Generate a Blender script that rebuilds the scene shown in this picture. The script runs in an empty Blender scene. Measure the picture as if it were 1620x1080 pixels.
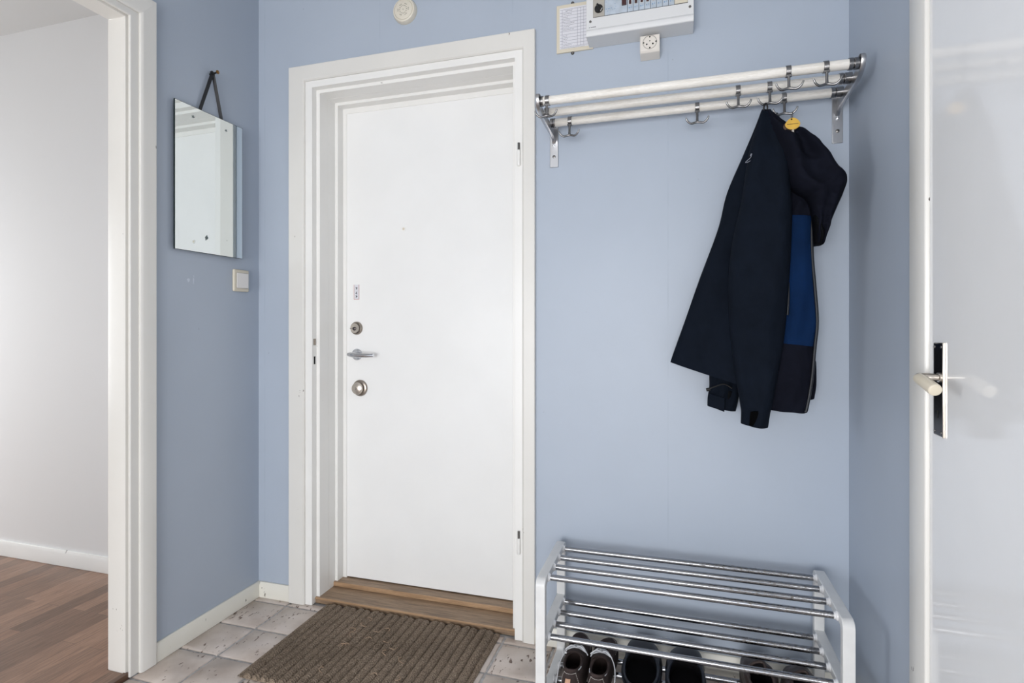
import bpy, bmesh, math, random
from mathutils import Vector, Matrix, noise
random.seed(7)
C = bpy.context.scene.collection
PI = math.pi

# ------------------------------------------------------------------ camera, world, light, exposure
CAM_H, F, CX, CY, YAW = 1.10, 869.0, 810.0, 518.0, math.radians(16.66)
SN, CS = math.sin(YAW), math.cos(YAW)
sc = bpy.context.scene
cam_d = bpy.data.cameras.new('camera'); cam = bpy.data.objects.new('camera', cam_d); C.objects.link(cam)
cam.location = (0, 0, CAM_H); cam.rotation_euler = (PI / 2, 0, YAW)
cam_d.sensor_fit = 'HORIZONTAL'; cam_d.sensor_width = 36.0; cam_d.lens = 36.0 * F / 1620
cam_d.shift_y = -(540 - CY) / 1620; cam_d.clip_start = 0.05
sc.camera = cam
sc.view_settings.view_transform = 'Standard'; sc.view_settings.look = 'None'
sc.view_settings.gamma = 1.0; sc.view_settings.use_curve_mapping = False
sc.view_settings.exposure = 0.13
w = bpy.data.worlds.new('daylight'); sc.world = w; w.use_nodes = True
w.node_tree.nodes['Background'].inputs[0].default_value = (0.92, 0.96, 1.0, 1)
w.node_tree.nodes['Background'].inputs[1].default_value = 1.2

def area(name, loc, rot, sx, sy, power, col):
    l = bpy.data.lights.new(name, 'AREA'); l.shape = 'RECTANGLE'; l.size = sx; l.size_y = sy
    l.energy = power; l.color = col
    o = bpy.data.objects.new(name, l); C.objects.link(o); o.location = loc; o.rotation_euler = rot
    return o
# daylight through the window at the rear end of the hall and through the window of the side room
area('rear_window_daylight', (-0.55, -2.93, 0.90), (PI / 2 - 0.02, 0, 0), 1.9, 1.5, 90, (1.0, 0.995, 0.985))
area('room_window_daylight', (-4.55, 0.75, 1.05), (PI / 2 - 0.35, 0, -PI / 2), 1.7, 1.5, 36, (0.965, 0.985, 1.0))

# ------------------------------------------------------------------ helpers
def P(px, py, Y):
    u = (px - CX) / F; d = Y / (CS + u * SN)
    return Vector((d * (-SN + u * CS), Y, CAM_H + d * (CY - py) / F))
def PX(px, py, X):
    u = (px - CX) / F; d = X / (-SN + u * CS)
    return Vector((X, d * (CS + u * SN), CAM_H + d * (CY - py) / F))

def lin(c):
    return tuple(((x / 255) / 12.92 if x / 255 <= 0.04045 else ((x / 255 + 0.055) / 1.055) ** 2.4) for x in c)
MATS = {}
class NT:
    def __init__(s, name):
        s.m = bpy.data.materials.new(name); s.m.use_nodes = True; s.t = s.m.node_tree
        s.b = s.t.nodes['Principled BSDF']; MATS[name] = s.m
        s.tc = None
    def n(s, typ, **kw):
        x = s.t.nodes.new(typ)
        for k, v in kw.items():
            if k.startswith('i_'):
                key = k[2:].replace('_', ' ')
                key = int(key) if key.isdigit() else key
                x.inputs[key].default_value = v
            else: setattr(x, k, v)
        return x
    def l(s, a, b): s.t.links.new(a, b)
    def coord(s, scale=(1, 1, 1), rot=(0, 0, 0), loc=(0, 0, 0)):
        if s.tc is None: s.tc = s.n('ShaderNodeTexCoord')
        mp = s.n('ShaderNodeMapping'); mp.inputs['Scale'].default_value = scale
        mp.inputs['Rotation'].default_value = rot; mp.inputs['Location'].default_value = loc
        s.l(s.tc.outputs['Object'], mp.inputs[0]); return mp.outputs[0]
    def noise(s, scale, detail=3, vec=None, rough=0.5):
        x = s.n('ShaderNodeTexNoise'); x.inputs['Scale'].default_value = scale; x.inputs['Detail'].default_value = detail
        x.inputs['Roughness'].default_value = rough
        s.l(vec if vec is not None else s.coord(), x.inputs['Vector']); return x.outputs['Fac']
    def ramp(s, fac, stops):
        r = s.n('ShaderNodeValToRGB'); e = r.color_ramp.elements
        while len(e) < len(stops): e.new(0.5)
        for i, (p, c) in enumerate(stops):
            e[i].position = p; e[i].color = (*lin(c), 1) if len(c) == 3 else c
        s.l(fac, r.inputs[0]); return r.outputs[0]
    def math(s, op, a, b=None):
        x = s.n('ShaderNodeMath', operation=op)
        for i, v in enumerate((a, b)):
            if v is None: continue
            if isinstance(v, (int, float)): x.inputs[i].default_value = v
            else: s.l(v, x.inputs[i])
        return x.outputs[0]
    def mix(s, fac, a, b, blend='MIX'):
        x = s.n('ShaderNodeMix', data_type='RGBA', blend_type=blend)
        for k, v in ((0, fac), (6, a), (7, b)):
            if isinstance(v, tuple): x.inputs[k].default_value = (*lin(v), 1)
            elif isinstance(v, (int, float)): x.inputs[k].default_value = v
            else: s.l(v, x.inputs[k])
        return x.outputs[2]
    def bump(s, h, strength=0.2, dist=0.002):
        x = s.n('ShaderNodeBump'); x.inputs['Strength'].default_value = strength; x.inputs['Distance'].default_value = dist
        s.l(h, x.inputs['Height']); s.l(x.outputs[0], s.b.inputs['Normal'])
    def base(s, v):
        if isinstance(v, tuple): s.b.inputs['Base Color'].default_value = (*lin(v), 1)
        else: s.l(v, s.b.inputs['Base Color'])
    def set(s, **kw):
        for k, v in kw.items():
            s.b.inputs[{'rough': 'Roughness', 'metal': 'Metallic', 'spec': 'Specular IOR Level', 'coat': 'Coat Weight',
                        'coat_rough': 'Coat Roughness', 'sheen': 'Sheen Weight'}[k]].default_value = v
        return s.m

def simple(name, col, rough=0.5, metal=0.0, var=0.0, vscale=30, bump=0.0, bscale=200, bdist=0.001, spec=0.5):
    t = NT(name)
    if var > 0:
        f = t.noise(vscale, 4)
        lo = tuple(max(0, c * (1 - var)) for c in col); hi = tuple(min(255, c * (1 + var)) for c in col)
        t.base(t.ramp(f, [(0.3, lo), (0.7, hi)]))
    else: t.base(col)
    if bump > 0: t.bump(t.noise(bscale, 2), bump, bdist)
    return t.set(rough=rough, metal=metal, spec=spec)

def chipped(name, col, rough, amount=0.70, chip=(70, 58, 48), dirt=None):
    t = NT(name)
    a = t.noise(38, 5, t.coord((1, 1, 0.45)), 0.65); z = t.noise(3.1, 2)
    f = t.math('ADD', t.math('MULTIPLY', a, 0.72), t.math('MULTIPLY', z, 0.28))
    k = t.ramp(f, [(amount, (0, 0, 0)), (amount + 0.012, (255, 255, 255))])
    soft = t.ramp(t.noise(5, 4), [(0.35, tuple(c * 0.988 for c in col)), (0.7, col)])
    t.base(t.mix(k, soft, chip)); t.bump(t.noise(60, 2), 0.05, 0.001)
    return t.set(rough=rough)

def blue_wall():
    t = NT('blue_wallpaper_paint')
    col = t.ramp(t.noise(2.2, 3), [(0.3, (173, 183, 197)), (0.7, (178, 188, 202))])
    # faint upright seams of the wallpaper widths under the paint, 53 cm apart along X
    sep = t.n('ShaderNodeSeparateXYZ'); t.l(t.coord(), sep.inputs[0])
    m = t.math('PINGPONG', t.math('ADD', sep.outputs[0], 0.026), 0.265)
    seam = t.ramp(m, [(0.0, (255, 255, 255)), (0.0016, (0, 0, 0))])
    wob = t.ramp(t.noise(7, 2, t.coord((0, 0, 1))), [(0.42, (0, 0, 0)), (0.62, (110, 110, 110))])
    col = t.mix(t.math('MULTIPLY', seam, wob), col, (120, 130, 150))
    # rare small dark knocks and scuffs
    a = t.noise(55, 3, t.coord((1, 1, 0.5))); k = t.ramp(a, [(0.775, (0, 0, 0)), (0.80, (160, 160, 160))])
    col = t.mix(k, col, (105, 112, 128))
    t.base(col)
    weave = t.noise(420, 1, t.coord((1, 1, 0.25)))
    t.bump(weave, 0.10, 0.0008)
    return t.set(rough=0.42, spec=0.4)

def wood(name, c0, c1, axis='x', rough=0.45):
    t = NT(name)
    sc_ = {'x': (1.6, 22, 22), 'y': (22, 1.6, 22)}[axis]
    g = t.noise(5, 6, t.coord(sc_), 0.65)
    g2 = t.noise(26, 3, t.coord(tuple(v if v > 5 else v * 1.5 for v in sc_)))
    col = t.ramp(g, [(0.28, c0), (0.62, c1)])
    col = t.mix(t.ramp(g2, [(0.42, (90, 90, 90)), (0.55, (0, 0, 0))]), col, tuple(c * 0.5 for c in c0))
    t.base(col); t.bump(g2, 0.15, 0.001)
    return t.set(rough=rough)

def parquet():
    t = NT('parquet_boards')
    v = t.coord((1, 1, 1), (0, 0, PI / 2))
    br = t.n('ShaderNodeTexBrick', offset=0.37, offset_frequency=2, squash=1.0)
    for k, x in (('Scale', 1.0), ('Mortar Size', 0.0007), ('Mortar Smooth', 0.1), ('Bias', 0.0), ('Brick Width', 0.46), ('Row Height', 0.066)):
        br.inputs[k].default_value = x
    br.inputs['Color1'].default_value = (0, 0, 0, 1); br.inputs['Color2'].default_value = (1, 1, 1, 1); br.inputs['Mortar'].default_value = (0.5, 0.5, 0.5, 1)
    t.l(v, br.inputs['Vector'])
    col = t.ramp(br.outputs['Color'], [(0.0, (122, 94, 76)), (0.35, (152, 119, 98)), (0.7, (166, 130, 107)), (1.0, (140, 106, 85))])
    g = t.noise(6, 6, t.coord((24, 1.8, 1)), 0.65)
    col = t.mix(0.75, col, t.ramp(g, [(0.3, (165, 160, 155)), (0.65, (255, 255, 255))]), 'MULTIPLY')
    col = t.mix(t.math('MULTIPLY', br.outputs['Fac'], 0.6), col, (52, 38, 30))
    t.base(col); t.bump(g, 0.08, 0.001)
    return t.set(rough=0.42)

def tile_mat():
    t = NT('beige_stone_tile')
    col = t.ramp(t.noise(9, 5), [(0.3, (186, 171, 160)), (0.55, (208, 196, 187)), (0.75, (216, 205, 198))])
    pit = t.noise(46, 3, t.coord((1.7, 0.8, 1), (0, 0, 0.5)), 0.55); zone = t.noise(6.5, 2)
    f = t.math('ADD', t.math('MULTIPLY', pit, 0.7), t.math('MULTIPLY', zone, 0.3))
    k = t.ramp(f, [(0.600, (0, 0, 0)), (0.634, (255, 255, 255))])
    t.base(t.mix(k, col, (112, 92, 81)))
    t.bump(t.math('SUBTRACT', t.math('MULTIPLY', t.noise(120, 2), 0.25), k), 0.5, 0.002)
    return t.set(rough=0.42)

def chrome(name, col, rough, blotch=0.0):
    t = NT(name)
    if blotch:
        k = t.ramp(t.noise(420, 4, t.coord((0.3, 1, 1)), 0.65), [(0.46, (0, 0, 0)), (0.66, (255, 255, 255))])
        sp = t.n('ShaderNodeSeparateXYZ'); t.l(t.coord(), sp.inputs[0])   # pitted wear on the right hand half of the rods
        z = t.ramp(t.math('ADD', sp.outputs[0], t.math('MULTIPLY', t.noise(4.2, 1, t.coord((1, 3, 3))), 0.35)), [(0.12, (0, 0, 0)), (0.32, (255, 255, 255))])
        kk = t.math('MULTIPLY', k, z)
        t.base(t.mix(kk, col, (112, 108, 102)))
        t.l(t.math('ADD', t.math('MULTIPLY', kk, 0.35), rough), t.b.inputs['Roughness'])
        t.set(metal=1.0); return t.m
    t.base(col); return t.set(rough=rough, metal=1.0)

def fabric(name, col, rough=0.85, sheen=0.0, spec=0.07):
    t = NT(name)
    t.base(t.ramp(t.noise(14, 3), [(0.3, tuple(c * 0.93 for c in col)), (0.7, tuple(c * 1.07 for c in col))]))
    wr = t.noise(9, 3, t.coord((1.2, 1.2, 0.6)))
    wv = t.noise(900, 1)
    t.bump(t.math('ADD', wr, t.math('MULTIPLY', wv, 0.05)), 0.4, 0.025)
    return t.set(rough=rough, sheen=sheen, spec=spec)

blue_wall()
chipped('white_trim_paint', (229, 227, 222), 0.32, 0.665)
chipped('white_frame_paint', (243, 242, 239), 0.28, 0.685)
chipped('baseboard_paint', (232, 229, 219), 0.35, 0.63)
chipped('entrance_door_paint', (246, 246, 245), 0.24, 0.735)
chipped('gloss_door_paint', (246, 246, 246), 0.085, 0.76).node_tree.nodes['Principled BSDF'].inputs['Specular IOR Level'].default_value = 0.8
simple('white_wall_paint', (236, 236, 236), 0.7, bump=0.05, bscale=300)
simple('ceiling_paint', (216, 216, 215), 0.8)
simple('grout', (178, 176, 176), 0.8, var=0.12, vscale=60, bump=0.3, bscale=150)
tile_mat(); parquet()
wood('oak_threshold', (108, 88, 71), (164, 138, 112))
wood('threshold_edge', (146, 115, 86), (182, 149, 116))
wood('whitewashed_wood', (224, 218, 208), (248, 245, 239), rough=0.5)
wood('dark_wood', (78, 56, 44), (104, 76, 58), 'y')
chrome('polished_chrome', (160, 162, 167), 0.10, 1)
chrome('brushed_steel', (196, 196, 198), 0.30)
chrome('hook_steel', (140, 139, 139), 0.27)
chrome('handle_chrome', (205, 207, 212), 0.12)
chrome('nickel', (150, 141, 132), 0.30)
chrome('dark_nickel', (96, 92, 92), 0.22)
chrome('light_nickel', (208, 200, 190), 0.28)
chrome('screw_metal', (120, 118, 116), 0.35)
chrome('mirror_silver', (232, 238, 238), 0.0)
simple('glass_edge', (28, 40, 40), 0.15)
simple('silver_damage', (92, 104, 104), 0.5)
simple('black', (16, 16, 18), 0.55)
simple('dark_hole', (20, 19, 18), 0.9)
simple('black_ribbon', (24, 25, 30), 0.55)
simple('brass', (150, 112, 66), 0.35, 1.0)
simple('ivory_plastic', (226, 216, 196), 0.35)
simple('cream_plastic', (216, 208, 190), 0.45)
simple('disc_plastic', (222, 216, 202), 0.45)
simple('switch_white', (232, 229, 226), 0.35)
simple('socket_plastic', (228, 222, 214), 0.4)
simple('box_plastic', (221, 222, 223), 0.42)
simple('grey_plastic', (176, 172, 164), 0.45)
simple('breaker_blue', (182, 193, 205), 0.45, var=0.04, vscale=60)
simple('print_blue', (104, 146, 186), 0.5)
simple('breaker_dark', (66, 34, 36), 0.4)
simple('paper', (222, 222, 228), 0.7)
simple('ink', (58, 58, 70), 0.8); simple('ruling_ink', (128, 128, 146), 0.8)
simple('ink_red', (190, 110, 96), 0.8)
simple('frame_paint_white', (226, 226, 225), 0.35, var=0.02, vscale=20)
simple('cap_white', (228, 228, 230), 0.25)
fabric('navy_shell', (17, 23, 33)); fabric('black_shell', (19, 21, 31)); fabric('blue_shell', (14, 38, 73))
fabric('dark_lining', (14, 15, 18))
simple('zip_tape', (34, 36, 40), 0.4, 0.2)
simple('velcro', (8, 8, 9), 1.0, spec=0.02)
simple('logo_thread', (128, 132, 144), 0.7)
simple('yellow_tag', (212, 168, 62), 0.45, var=0.05)
simple('brown_fob', (70, 46, 28), 0.5)
simple('brown_suede', (64, 54, 52), 0.85, var=0.14, vscale=60, bump=0.35, bscale=260, bdist=0.002, spec=0.25)
simple('shoe_lining_brown', (46, 38, 36), 0.9, spec=0.1)
simple('tan_leather', (190, 146, 118), 0.5)
simple('lace_white', (214, 216, 220), 0.7)
simple('stitch', (196, 190, 184), 0.7)
simple('shoe_sole', (58, 50, 46), 0.7)
simple('black_leather', (22, 26, 36), 0.38, bump=0.1, bscale=120)
simple('black_lining', (18, 17, 19), 0.85, spec=0.1)
simple('brown_leather', (62, 50, 46), 0.42, var=0.12, vscale=30, bump=0.3, bscale=45, bdist=0.004)
def mat_fibre():
    t = NT('mat_fibre')
    f = t.noise(330, 3, t.coord((1, 1.6, 1)), 0.6)
    col = t.ramp(f, [(0.3, (84, 73, 63)), (0.5, (150, 134, 118)), (0.72, (204, 187, 167))])
    col = t.mix(0.5, col, t.ramp(t.noise(5, 3), [(0.35, (195, 190, 185)), (0.65, (255, 252, 250))]), 'MULTIPLY')
    t.base(col); t.bump(f, 0.7, 0.004); return t.set(rough=0.95, spec=0.1)
mat_fibre()
simple('mat_thread', (176, 150, 126), 0.9)

ORG = {}
class MB:
    def __init__(s): s.v = []; s.f = []; s.m = []
    def add(s, vs, fs, mi=0):
        o = len(s.v); s.v += [Vector(p) for p in vs]; s.f += [tuple(i + o for i in f) for f in fs]; s.m += [mi] * len(fs); return s
    def box(s, x0, x1, y0, y1, z0, z1, mi=0):
        return s.add([(x, y, z) for z in (z0, z1) for y in (y0, y1) for x in (x0, x1)],
                     [(0, 2, 3, 1), (4, 5, 7, 6), (0, 1, 5, 4), (2, 6, 7, 3), (0, 4, 6, 2), (1, 3, 7, 5)], mi)
    def tube(s, pts, r, n=10, mi=0, closed=False, caps=True, flat=None):
        pts = [Vector(p) for p in pts]; k = len(pts); rs = r if isinstance(r, (list, tuple)) else [r] * k
        T = []
        for i in range(k):
            a = pts[(i - 1) % k] if (closed or i > 0) else pts[i]; b = pts[(i + 1) % k] if (closed or i < k - 1) else pts[i]
            T.append((b - a).normalized())
        up = Vector((0, 0, 1)) if abs(T[0].z) < 0.9 else Vector((1, 0, 0))
        if flat is not None: up = Vector(flat)
        N = (up - T[0] * up.dot(T[0])).normalized(); vs = []
        for i in range(k):
            if i: N = (N - T[i] * N.dot(T[i])).normalized()
            B = T[i].cross(N)
            for j in range(n):
                a = 2 * PI * j / n
                fa = 0.18 if flat is not None else 1.0
                vs.append(pts[i] + (N * math.cos(a) * fa + B * math.sin(a)) * rs[i])
        fs = []
        for i in range(k if closed else k - 1):
            for j in range(n):
                a = i * n + j; b = i * n + (j + 1) % n; c = ((i + 1) % k) * n + (j + 1) % n; d = ((i + 1) % k) * n + j
                fs.append((a, b, c, d))
        if caps and not closed: fs += [tuple(range(n - 1, -1, -1)), tuple(range((k - 1) * n, k * n))]
        return s.add(vs, fs, mi)
    def lathe(s, prof, org, axis, n=32, mi=0):
        ax = Vector(axis).normalized(); u = ax.orthogonal().normalized(); v = ax.cross(u); o = Vector(org); vs = []; fs = []
        for r, h in prof:
            for j in range(n):
                a = 2 * PI * j / n; vs.append(o + ax * h + (u * math.cos(a) + v * math.sin(a)) * max(r, 1e-5))
        for i in range(len(prof) - 1):
            for j in range(n):
                fs.append((i * n + j, i * n + (j + 1) % n, (i + 1) * n + (j + 1) % n, (i + 1) * n + j))
        fs.append(tuple(range(n - 1, -1, -1))); fs.append(tuple(range((len(prof) - 1) * n, len(prof) * n)))
        return s.add(vs, fs, mi)
    def prism(s, poly, axis, a0, a1, mi=0):
        """poly: 2D points; axis 'x': (y,z), 'y': (x,z), 'z': (x,y)"""
        def mk(p, a): return {'x': (a, p[0], p[1]), 'y': (p[0], a, p[1]), 'z': (p[0], p[1], a)}[axis]
        n = len(poly); vs = [mk(p, a0) for p in poly] + [mk(p, a1) for p in poly]
        fs = [(i, (i + 1) % n, n + (i + 1) % n, n + i) for i in range(n)] + [tuple(range(n - 1, -1, -1)), tuple(range(n, 2 * n))]
        return s.add(vs, fs, mi)
    def build(s, name, mats, parent=None, bevel=0.0, seg=2, angle=38, flat=False, recalc=True):
        me = bpy.data.meshes.new(name); off = ORG.get(parent.name, Vector()) if parent else Vector()
        me.from_pydata([p - off for p in s.v], [], s.f)
        for mname in ([mats] if isinstance(mats, str) else mats): me.materials.append(MATS[mname])
        me.polygons.foreach_set('material_index', s.m)
        if recalc:
            bm = bmesh.new(); bm.from_mesh(me); bmesh.ops.recalc_face_normals(bm, faces=bm.faces); bm.to_mesh(me); bm.free()
        if not flat:
            me.polygons.foreach_set('use_smooth', [True] * len(me.polygons)); me.set_sharp_from_angle(angle=math.radians(angle))
        me.update()
        o = bpy.data.objects.new(name, me); C.objects.link(o)
        if parent: o.parent = parent; ORG[o.name] = off.copy()
        else: ORG[o.name] = Vector()
        if bevel > 0:
            b = o.modifiers.new('bevel', 'BEVEL'); b.width = bevel; b.segments = seg; b.limit_method = 'ANGLE'; b.angle_limit = math.radians(35)
            b.harden_normals = False
        return o

def tag(o, label=None, cat=None, group=None, kind=None):
    if label: o['label'] = label
    if cat: o['category'] = cat
    if group: o['group'] = group
    if kind: o['kind'] = kind
    return o
def thing(name, loc, label, cat, group=None, kind=None):
    o = bpy.data.objects.new(name, None); C.objects.link(o); o.location = loc; o.empty_display_size = 0.05
    ORG[o.name] = Vector(loc); return tag(o, label, cat, group, kind)
def struct(o, label, cat): return tag(o, label, cat, kind='structure')
def dup(root, loc=None, rot=None, label=None):
    r = root.copy(); C.objects.link(r); ORG[r.name] = Vector()
    if loc is not None: r.location = loc
    if rot is not None: r.rotation_euler = rot
    if label: r['label'] = label
    for ch in list(root.children):
        c = ch.copy(); C.objects.link(c); c.parent = r
        for g in list(ch.children):
            d = g.copy(); C.objects.link(d); d.parent = c
    return r
def smooth_path(pts, n=8):
    pts = [Vector(p) for p in pts]; out = []
    for i in range(len(pts) - 1):
        p0 = pts[max(i - 1, 0)]; p1 = pts[i]; p2 = pts[i + 1]; p3 = pts[min(i + 2, len(pts) - 1)]
        for k in range(n):
            t = k / n
            out.append(0.5 * ((2 * p1) + (p2 - p0) * t + (2 * p0 - 5 * p1 + 4 * p2 - p3) * t * t + (3 * p1 - p0 - 3 * p2 + p3) * t ** 3))
    out.append(pts[-1]); return out

# ------------------------------------------------------------------ the setting
XL, XR, YB, YR, ZC, WT = -1.645, 0.495, 1.865, -3.0, 2.50, 0.086
DX0, DX1 = -1.487, -0.471                      # outer edges of the entrance casing
OL, OR_, OT = -1.40, -0.545, 2.065             # opening in the back wall
mb = MB(); mb.box(XL - WT, OL, YB, YB + 0.3, -0.05, ZC); mb.box(OR_, XR + 0.1, YB, YB + 0.3, -0.05, ZC); mb.box(OL, OR_, YB, YB + 0.3, OT, ZC)
mb.box(OL - 0.2, OR_ + 0.2, YB + 0.3, YB + 0.34, -0.06, ZC)  # unseen panel added behind the door opening to block outside light
struct(mb.build('wall_back', 'blue_wallpaper_paint'), 'pale blue wall holding the entrance door and the hat rack', 'wall')
LY0, LY1, LZ = 0.42, 1.325, 2.095              # doorway to the side room
mb = MB(); mb.box(XL - WT, XL, LY1, YB, -0.05, ZC); mb.box(XL - WT, XL, YR, LY0, -0.05, ZC); mb.box(XL - WT, XL, LY0, LY1, LZ, ZC)
struct(mb.build('wall_left', 'blue_wallpaper_paint'), 'blue wall on the left with the mirror and light switch', 'wall')
RY0, RY1, RZ = 0.45, 1.32, 2.62
mb = MB(); mb.box(XR, XR + 0.1, RY1, YB, -0.05, ZC); mb.box(XR, XR + 0.1, YR, RY0, -0.05, ZC)
struct(mb.build('wall_right', 'blue_wallpaper_paint'), 'shaded blue wall between the coat niche and the right hand door', 'wall')
mb = MB(); mb.box(XL - WT, -1.5, YR - 0.2, YR, -0.05, ZC); mb.box(0.4, XR + 0.1, YR - 0.2, YR, -0.05, ZC)
mb.box(-1.5, 0.4, YR - 0.2, YR, -0.05, 0.35); mb.box(-1.5, 0.4, YR - 0.2, YR, 2.3, ZC)
struct(mb.build('wall_rear', 'white_wall_paint'), 'white wall with the window at the near end of the hall', 'wall')
mb = MB()
for a in (-1.5, -0.575, 0.35): mb.box(a, a + 0.05, YR - 0.12, YR - 0.06, 0.35, 2.3)
for a in (0.35, 2.25): mb.box(-1.5, 0.4, YR - 0.12, YR - 0.06, a, a + 0.05)
struct(mb.build('window_1', 'frame_paint_white'), 'white window frame at the near end of the hall', 'window')
mb = MB(); mb.box(XL - WT, XR + 0.1, YR, YB + 0.3, ZC, ZC + 0.1)
struct(mb.build('ceiling', 'ceiling_paint'), 'white ceiling over the hall', 'ceiling')
# side room
SX = -4.7
mb = MB(); mb.box(SX - 0.1, XL - WT, 1.825, 1.925, -0.05, ZC)
struct(mb.build('wall_room_back', 'white_wall_paint'), 'white wall of the room seen through the left doorway', 'wall')
mb = MB(); mb.box(SX - 0.1, SX, -1.6, 1.825, -0.05, 0.5); mb.box(SX - 0.1, SX, -1.6, 1.825, 2.25, ZC)
mb.box(SX - 0.1, SX, -1.6, -0.8, 0.5, 2.25); mb.box(SX - 0.1, SX, 1.5, 1.825, 0.5, 2.25)
struct(mb.build('wall_room_left', 'white_wall_paint'), 'white window wall of the side room', 'wall')
mb = MB(); mb.box(SX - 0.1, XL - WT, -1.7, -1.6, -0.05, ZC)
struct(mb.build('wall_room_front', 'white_wall_paint'), 'white near wall of the side room', 'wall')
mb = MB(); mb.box(XL - WT - 0.005, XL - WT, LY1, 1.825, 0.01, ZC); mb.box(XL - WT - 0.005, XL - WT, -1.6, LY0, 0.01, ZC); mb.box(XL - WT - 0.005, XL - WT, LY0, LY1, LZ, ZC)
struct(mb.build('wall_room_right', 'white_wall_paint'), 'white side of the wall around the left doorway', 'wall')
mb = MB(); mb.box(SX - 0.1, XL - WT, -1.7, 1.925, ZC, ZC + 0.1)
struct(mb.build('ceiling', 'ceiling_paint'), 'white ceiling of the side room seen at the upper left', 'ceiling')
mb = MB(); mb.box(SX - 0.1, XL - 0.022, LY0 + 0.02, LY1 - 0.02, -0.05, 0.012); mb.box(SX - 0.1, XL - WT - 0.005, -1.7, LY0 + 0.02, -0.05, 0.012); mb.box(SX - 0.1, XL - WT - 0.005, LY1 - 0.02, 1.925, -0.05, 0.012)
struct(mb.build('floor', 'parquet_boards'), 'brown parquet floor of the room through the left doorway', 'floor')
mb = MB(); mb.box(XL - 0.024, XL - 0.004, LY0 + 0.02, LY1 - 0.012, -0.03, 0.014)
struct(mb.build('trim_1', 'dark_wood', bevel=0.002), 'dark wooden edge strip between the parquet and the tiles', 'threshold')
# tiled floor: tiles with their own slightly uneven edges over a bed of grout
mb = MB(); mb.box(XL - 0.02, XR + 0.1, YR, YB + 0.3, -0.06, -0.0045, 1)
gx, gy = 0.179, 0.172; x0 = -1.478 - gx; y0 = 1.654 + gy
for i in range(0, 13):
    for j in range(-1, 28):
        a0 = max(x0 + i * gx + 0.0045, XL); a1 = min(x0 + (i + 1) * gx - 0.0045, XR)
        b1 = min(y0 - j * gy - 0.0045, YB); b0 = max(y0 - (j + 1) * gy + 0.0045, YR)
        if a1 - a0 < 0.012 or b1 - b0 < 0.012: continue
        n = 9; rnd = random.Random(i * 97 + j); ring = []
        for (p, q) in (((a0, b0), (a1, b0)), ((a1, b0), (a1, b1)), ((a1, b1), (a0, b1)), ((a0, b1), (a0, b0))):
            for k in range(n):
                t = k / n; jx, jy = (rnd.uniform(-0.0011, 0.0011), rnd.uniform(-0.0011, 0.0011))
                ring.append((p[0] + (q[0] - p[0]) * t + jx, p[1] + (q[1] - p[1]) * t + jy))
        N = len(ring); cx_, cy_ = (a0 + a1) / 2, (b0 + b1) / 2
        def ins(p, d): return (p[0] + (d if p[0] < cx_ else -d) * min(1, abs(p[0] - cx_) / (a1 - a0) * 4), p[1] + (d if p[1] < cy_ else -d) * min(1, abs(p[1] - cy_) / (b1 - b0) * 4))
        vs = [(p[0], p[1], -0.02) for p in ring] + [(p[0], p[1], -0.0025) for p in ring] + [(*ins(p, 0.003), 0.0) for p in ring]
        fs = [(r * N + k, r * N + (k + 1) % N, (r + 1) * N + (k + 1) % N, (r + 1) * N + k) for r in range(2) for k in range(N)] + [tuple(range(2 * N, 3 * N))]
        mb.add(vs, fs, 0)
struct(mb.build('floor', ['beige_stone_tile', 'grout'], angle=60), 'pitted beige stone tile floor of the hall', 'floor')
# baseboards
def base_profile(th, h): return [(0, 0), (th, 0), (th, h - 0.012), (th - 0.004, h - 0.006), (th - 0.005, h), (0, h)]
mb = MB(); mb.prism([(XL + a, z) for a, z in base_profile(0.013, 0.062)], 'y', 1.388, YB)
struct(mb.build('baseboard_left', 'baseboard_paint', bevel=0.0015), 'low worn white baseboard under the mirror wall', 'baseboard')
mb = MB(); mb.prism([(YB - a, z) for a, z in base_profile(0.013, 0.062)], 'x', XL + 0.013, DX0)
struct(mb.build('baseboard_back', 'baseboard_paint', bevel=0.0015), 'short white baseboard left of the entrance door casing', 'baseboard')
mb = MB(); mb.prism([(YB - a, z) for a, z in base_profile(0.013, 0.062)], 'x', DX1, XR)
struct(mb.build('baseboard_niche', 'baseboard_paint', bevel=0.0015), 'white baseboard on the back wall behind the shoe rack', 'baseboard')
mb = MB(); mb.prism([(XR - a, z) for a, z in base_profile(0.013, 0.062)], 'y', 1.376, YB - 0.013)
struct(mb.build('baseboard_right', 'baseboard_paint', bevel=0.0015), 'white baseboard below the shaded right wall', 'baseboard')
mb = MB(); mb.prism([(1.825 - a, z + 0.012) for a, z in base_profile(0.014, 0.07)], 'x', SX, XL - WT - 0.005)
struct(mb.build('baseboard_room', 'white_frame_paint', bevel=0.0015), 'white baseboard above the parquet in the side room', 'baseboard')

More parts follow.
